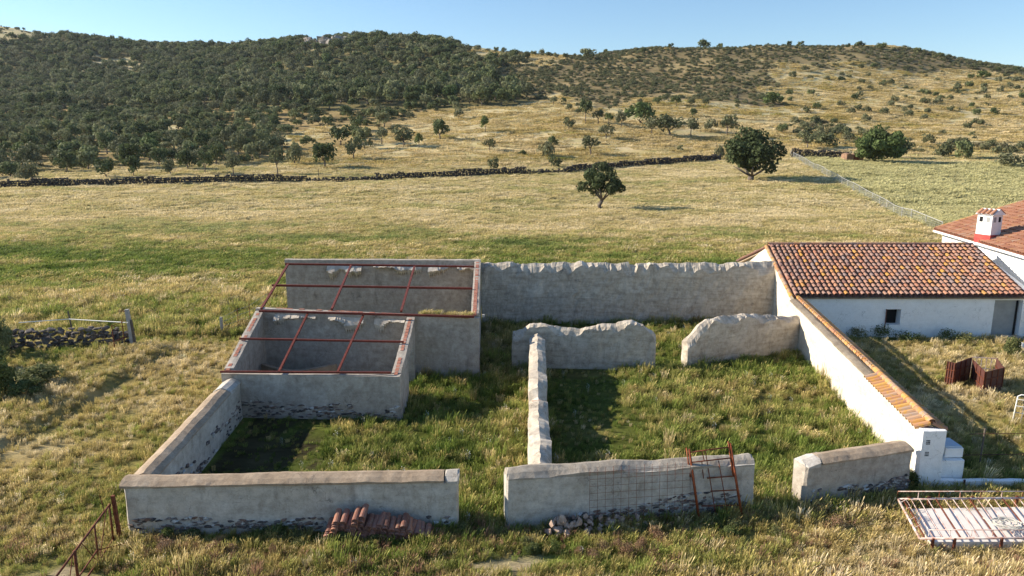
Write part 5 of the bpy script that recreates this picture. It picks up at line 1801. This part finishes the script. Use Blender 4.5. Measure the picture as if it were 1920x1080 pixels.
M_dock = leaf_mat('dry_dock', [(0, (.20, .115, .075)), (.5, (.27, .165, .11)), (1, (.34, .23, .15))], .3)
DOCK = [crown_mesh('dry_weed', M_dock, 540 + i, 18, 900, .026, flat=.85, spread=.5, hollow=.1) for i in range(3)]
rw = random.Random(77)
for k in range(26):
    bx, by = rw.choice([(1235, 1020), (1180, 1035), (1300, 1025), (1560, 985), (1620, 965), (300, 1040), (420, 1040), (1080, 1045)])
    bx += rw.gauss(0, 32); by += rw.gauss(0, 10)
    px_tree(bx, by, rw.uniform(22, 46), rw.uniform(22, 40), 'scrub', 'reddish brown dried weed standing in the grass before the low front walls', 'dried_weed', 'weed', 'dried weeds before the front walls', .0, me=DOCK[k % 3])
for k in range(30):
    bx, by = rw.choice([(1290, 1010), (1360, 1000), (480, 1010), (560, 1015), (900, 1010), (1010, 1035), (1420, 985), (1210, 1000), (340, 1020)])
    bx += rw.gauss(0, 26); by += rw.gauss(0, 7)
    px_tree(bx, by, rw.uniform(20, 44), rw.uniform(16, 32), 'bright', 'leafy green weed standing in the grass before the low front walls', 'leafy_weed', 'weed', 'green weeds before the front walls', .0, me=(WISP + NB)[k % 6])

# ------------------------------------------------------------------ grass
def tuft(name, seed, nbl, rad, h, w, lean=.35, wind=.25, heads=.35):
    r = np.random.default_rng(seed)
    mb_v, mb_f, mb_t = [], [], []
    for k in range(nbl):
        a_ = r.uniform(0, 6.28)
        q = rad * math.sqrt(r.uniform())
        b = np.array([math.cos(a_) * q, math.sin(a_) * q, -.02])
        hh = h * r.uniform(.45, 1.05)
        ln = np.array([math.cos(a_) * lean * r.uniform(.2, 1) + wind * r.uniform(.3, 1.4), math.sin(a_) * lean * r.uniform(.2, 1) - .05, 0]) * hh
        fa = r.uniform(0, 3.14)
        sd = np.array([math.cos(fa), math.sin(fa), 0]) * w * r.uniform(.6, 1.3)
        m_ = b + ln * .35 + np.array([0, 0, hh * .6])
        t_ = b + ln + np.array([0, 0, hh * .93])
        n0 = len(mb_v)
        head = r.uniform() < heads
        if head:
            mb_v += [b - sd * .4, b + sd * .4, m_ + sd * .35, m_ - sd * .35, t_ + sd * 1.0 - (t_ - m_) * .25, t_ - sd * 1.0 - (t_ - m_) * .25, t_]
            mb_f += [(n0, n0 + 1, n0 + 2, n0 + 3), (n0 + 3, n0 + 2, n0 + 4, n0 + 5), (n0 + 5, n0 + 4, n0 + 6)]
            mb_t += [.15, .15, .5, .5, 1, 1, 1]
        else:
            mb_v += [b - sd, b + sd, m_ + sd * .8, m_ - sd * .8, t_]
            mb_f += [(n0, n0 + 1, n0 + 2, n0 + 3), (n0 + 3, n0 + 2, n0 + 4)]
            mb_t += [.1, .1, .55, .55, .8]
    m = bpy.data.meshes.new(name)
    m.from_pydata([tuple(v) for v in mb_v], [], mb_f)
    at = m.attributes.new('tint', 'FLOAT', 'POINT')
    at.data.foreach_set('value', np.array(mb_t, np.float32))
    m.materials.append(M_grass)
    m.update()
    return m
NEAR = [tuft('grass_tuft', 600 + i, 46, .20, .42, .010) for i in range(4)] + [tuft('grass_tuft', 610 + i, 40, .16, .62, .012, .22, .2, .5) for i in range(2)] + [tuft('grass_tuft', 620 + i, 40, .22, .26, .016, .7, .12, .05) for i in range(2)]
MIDG = [tuft('grass_patch', 630 + i, 60, .48, .40, .022, .35, .4, .45) for i in range(4)]
FARG = [tuft('grass_patch', 640 + i, 70, .9, .42, .045, .35, .5, .4) for i in range(4)]

def clear_of(x, y):
    m = np.ones(x.shape, bool)
    for f in FOOT:
        m &= ~pip(x, y, f)
    # floor of the lower and upper rooms stays bare, the cart track too
    m &= ~pip(x, y, [(-10.4, 25.2), (-4.3, 24.9), (-4.3, 29.6), (-11, 30.2)])
    m &= ~((soil_patch(x, y) > .5) & (noise3(x * 3, y * 3, 0, 78) > -.5))
    m &= ~((np.abs(x + 16.35 - .3 * noise3(x * 0, y / 3, 0, 2)) < .16) & (y > 20) & (y < 33.5) & (noise3(x, y / 1.5, 0, 77) > -.35))
    return m

def grass_field(name, label, n, y0, y1, umax, protos, hs, seed, xmin=None, big=1.0, pickf=None):
    r = np.random.default_rng(seed)
    y = np.sqrt(r.uniform(y0 ** 2, y1 ** 2, n))
    x = r.uniform(-umax, umax, n) * (y + 3)
    m = clear_of(x, y)
    x, y = x[m], y[m]
    d = dryness(x, y)
    cl = fbm(x / 1.2, y / 1.2, 0, seed + 3)
    keep = r.uniform(size=len(x)) < np.clip(.80 + .5 * cl, .3, 1)
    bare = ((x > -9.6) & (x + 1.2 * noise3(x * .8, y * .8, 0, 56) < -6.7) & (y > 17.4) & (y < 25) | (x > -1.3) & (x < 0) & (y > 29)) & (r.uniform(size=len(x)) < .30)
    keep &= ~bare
    x, y, d, cl = x[keep], y[keep], d[keep], cl[keep]
    z = zt(x, y)
    ppx, ppy = project(x, y, z)
    cr = pip(ppx, ppy, CROP) & (y > 45)
    wdd = np.interp(np.clip(ppx, -500, 2400), COLX, WALL_D)
    inside = (x > -10) & (x < 14) & (y > 17.3) & (y < 38.5)
    dd = np.clip(d + r.normal(0, .13, len(x)) + np.where(r.uniform(size=len(x)) < .10, .35, 0), 0, 1)
    c = grasscol(dd, r.normal(0, .5, len(x)))
    c = np.where(((y < 17.6) & (r.uniform(size=len(x)) < .05 + .12 * (noise3(x / 1.5, y / 1.5, 0, 66) > .35)))[:, None], np.array([.30, .185, .125]), c)
    c = np.where(cr[:, None], np.array([.40, .39, .19]) * (1 + .2 * r.normal(0, 1, len(x)))[:, None], c)
    pale = (sstep(58, 90, y) * .38)[:, None]
    c = c * (1 - pale) + np.array([.56, .49, .30]) * pale
    white = (r.uniform(size=len(x)) < np.where(inside, .016, .003))
    s = r.uniform(.65, 1.25, len(x)) * (1 + .45 * np.clip(cl, -1, 1)) * np.where(cr, 1.25, 1) * np.where(inside, .80, 1.0) * np.where(inside & ((x + .9 * noise3(x, y, 0, 55) < -6.4) & (y < 25) | (x > 1.5) & (x < 4.4) & (y > 21.5)), .42, 1)  # grass cut short in the pen and partition shadows to keep them dark
    left = (x < -10.5) & (y < 36)
    s = s * np.where(left, .52, 1)
    nearwall = (y > 15.6) & (y < 19.8) & (x > -10.5) & (x < 26) & ~inside
    s = s * np.where(nearwall, .62, 1) * np.where((x > 14) & (y < 36) & (y > 20), .55, 1) * np.where(y < 15.7, .75, 1)
    sy = s * hs * r.uniform(.8, 1.2, len(x))
    rot = np.stack([r.normal(0, .08, len(x)), r.normal(0, .08, len(x)), r.normal(0, .9, len(x))], 1)
    pk = r.integers(0, len(protos), len(x)) if pickf is None else pickf(r, dd)
    pts = np.stack([x, y, z], 1)
    scatter(name, label, 'grass', pts, rot, np.stack([s * big, s * big, sy], 1), pk, c, protos)
    return pts, white

def near_pick(r, d):
    k = r.integers(0, 4, len(d))
    k = np.where(r.uniform(size=len(d)) < .22, r.integers(4, 6, len(d)), k)
    return np.where((d < .33) & (r.uniform(size=len(d)) < .45), r.integers(6, 8, len(d)), k)
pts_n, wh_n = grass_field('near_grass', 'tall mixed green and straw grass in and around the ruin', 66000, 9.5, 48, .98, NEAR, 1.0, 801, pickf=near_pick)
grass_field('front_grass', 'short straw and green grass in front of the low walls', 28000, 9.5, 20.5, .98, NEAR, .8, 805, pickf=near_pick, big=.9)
grass_field('middle_grass', 'windswept green and yellow grass of the field behind the ruin', 58000, 44, 92, .98, MIDG, .72, 802)
grass_field('far_grass', 'pale straw grass of the far field below the stone walls', 42000, 86, 165, .98, FARG, .62, 803)

r = np.random.default_rng(15)
yh = np.sqrt(r.uniform(150 ** 2, 420 ** 2, 60000)); xh = r.uniform(-.3, .75, 60000) * yh; zh = zt(xh, yh)
f3, s3, t3, px3, py3 = vegmap(xh, yh, zh)
m3 = ~f3 & ~s3 & (yh > np.interp(np.clip(px3, -500, 2400), COLX, WALL_D) + 2) & (yh < np.interp(np.clip(px3, -500, 2400), COLX, DSKY)) & (fbm(xh / 9, yh / 5, 0, 97) + r.uniform(-.5, .5, 60000) > -.1)
xh, yh, zh = xh[m3], yh[m3], zh[m3]; n = len(xh)
s_ = r.uniform(1.0, 2.2, n)
scatter('hill_grass', 'dry pale grass tussocks over the golden slope', 'grass', np.stack([xh, yh, zh], 1), np.stack([r.normal(0, .05, n), r.normal(0, .05, n), r.uniform(0, 6, n)], 1), np.stack([s_, s_, s_ * .6], 1), r.integers(0, 4, n), grasscol(np.clip(.78 + .3 * fbm(xh / 20, yh / 9, 0, 98) + r.normal(0, .1, n), .2, 1), r.normal(0, .4, n)) * np.array([.95, .92, .84]), FARG)

# small white flowers in the ruin's grass
r = np.random.default_rng(5)
wp_ = pts_n[wh_n]
fl_m = MB()
for k in range(5):
    a_ = k * 1.256
    c0 = Vector((.05 * math.cos(a_) * (1 + k % 2), .05 * math.sin(a_), .40 + .05 * (k % 3)))
    fl_m.add([c0 + Vector((-.018, 0, 0)), c0 + Vector((0, -.018, .006)), c0 + Vector((.018, 0, 0)), c0 + Vector((0, .018, .006))], [(0, 1, 2, 3)])
    fl_m.add([c0 + Vector((-.002, 0, 0)), c0 + Vector((.002, 0, 0)), Vector((0, 0, 0))], [(0, 1, 2)])
fm = fl_m.mesh('flower_sprig', simple('white_petals', (.70, .70, .62), (.78, .78, .72), 9, .8))
n = len(wp_)
scatter('wild_flowers', 'tiny white wild flowers scattered through the grass', 'flowers', wp_, np.zeros((n, 3)), np.repeat(r.uniform(.6, 1.0, n)[:, None], 3, 1), np.zeros(n, int), None, [fm])
# grass rooted on top of the cross wall of the shed
n = 70
x_ = np.random.default_rng(9).uniform(-3.9, -1.75, n)
y_ = MLc[1] + (MRc[1] - MLc[1]) * (x_ - MLc[0]) / (MRc[0] - MLc[0]) + rng.uniform(.05, .28, n)
z_ = 2.90 - .24 * (x_ - MLc[0]) / 9.73 - .02
scatter('wall_top_grass', 'dry grass rooted on top of the shed cross wall', 'grass', np.stack([x_, y_, z_], 1), np.zeros((n, 3)), np.repeat(rng.uniform(.35, .8, n)[:, None], 3, 1), rng.integers(0, 4, n), grasscol(rng.uniform(.4, .9, n), rng.normal(0, .4, n)), NEAR[:4])

# ------------------------------------------------------------------ air between camera and hills
hz = MB()
hz.box((0, 400, 52), (2600, 2600, 140))
hm = bpy.data.materials.new('air')
hm.use_nodes = True
ht_ = hm.node_tree
ht_.nodes.clear()
ho = ht_.nodes.new('ShaderNodeOutputMaterial')
hv = ht_.nodes.new('ShaderNodeVolumePrincipled')
hv.inputs['Density'].default_value = HAZE
hv.inputs['Color'].default_value = (.82, .90, 1.0, 1)
hv.inputs['Anisotropy'].default_value = .3
ht_.links.new(hv.outputs[0], ho.inputs['Volume'])
if HAZE > 0:
    tag(hz.build('haze', hm), 'thin summer haze over the field and hills', 'haze', kind='stuff')
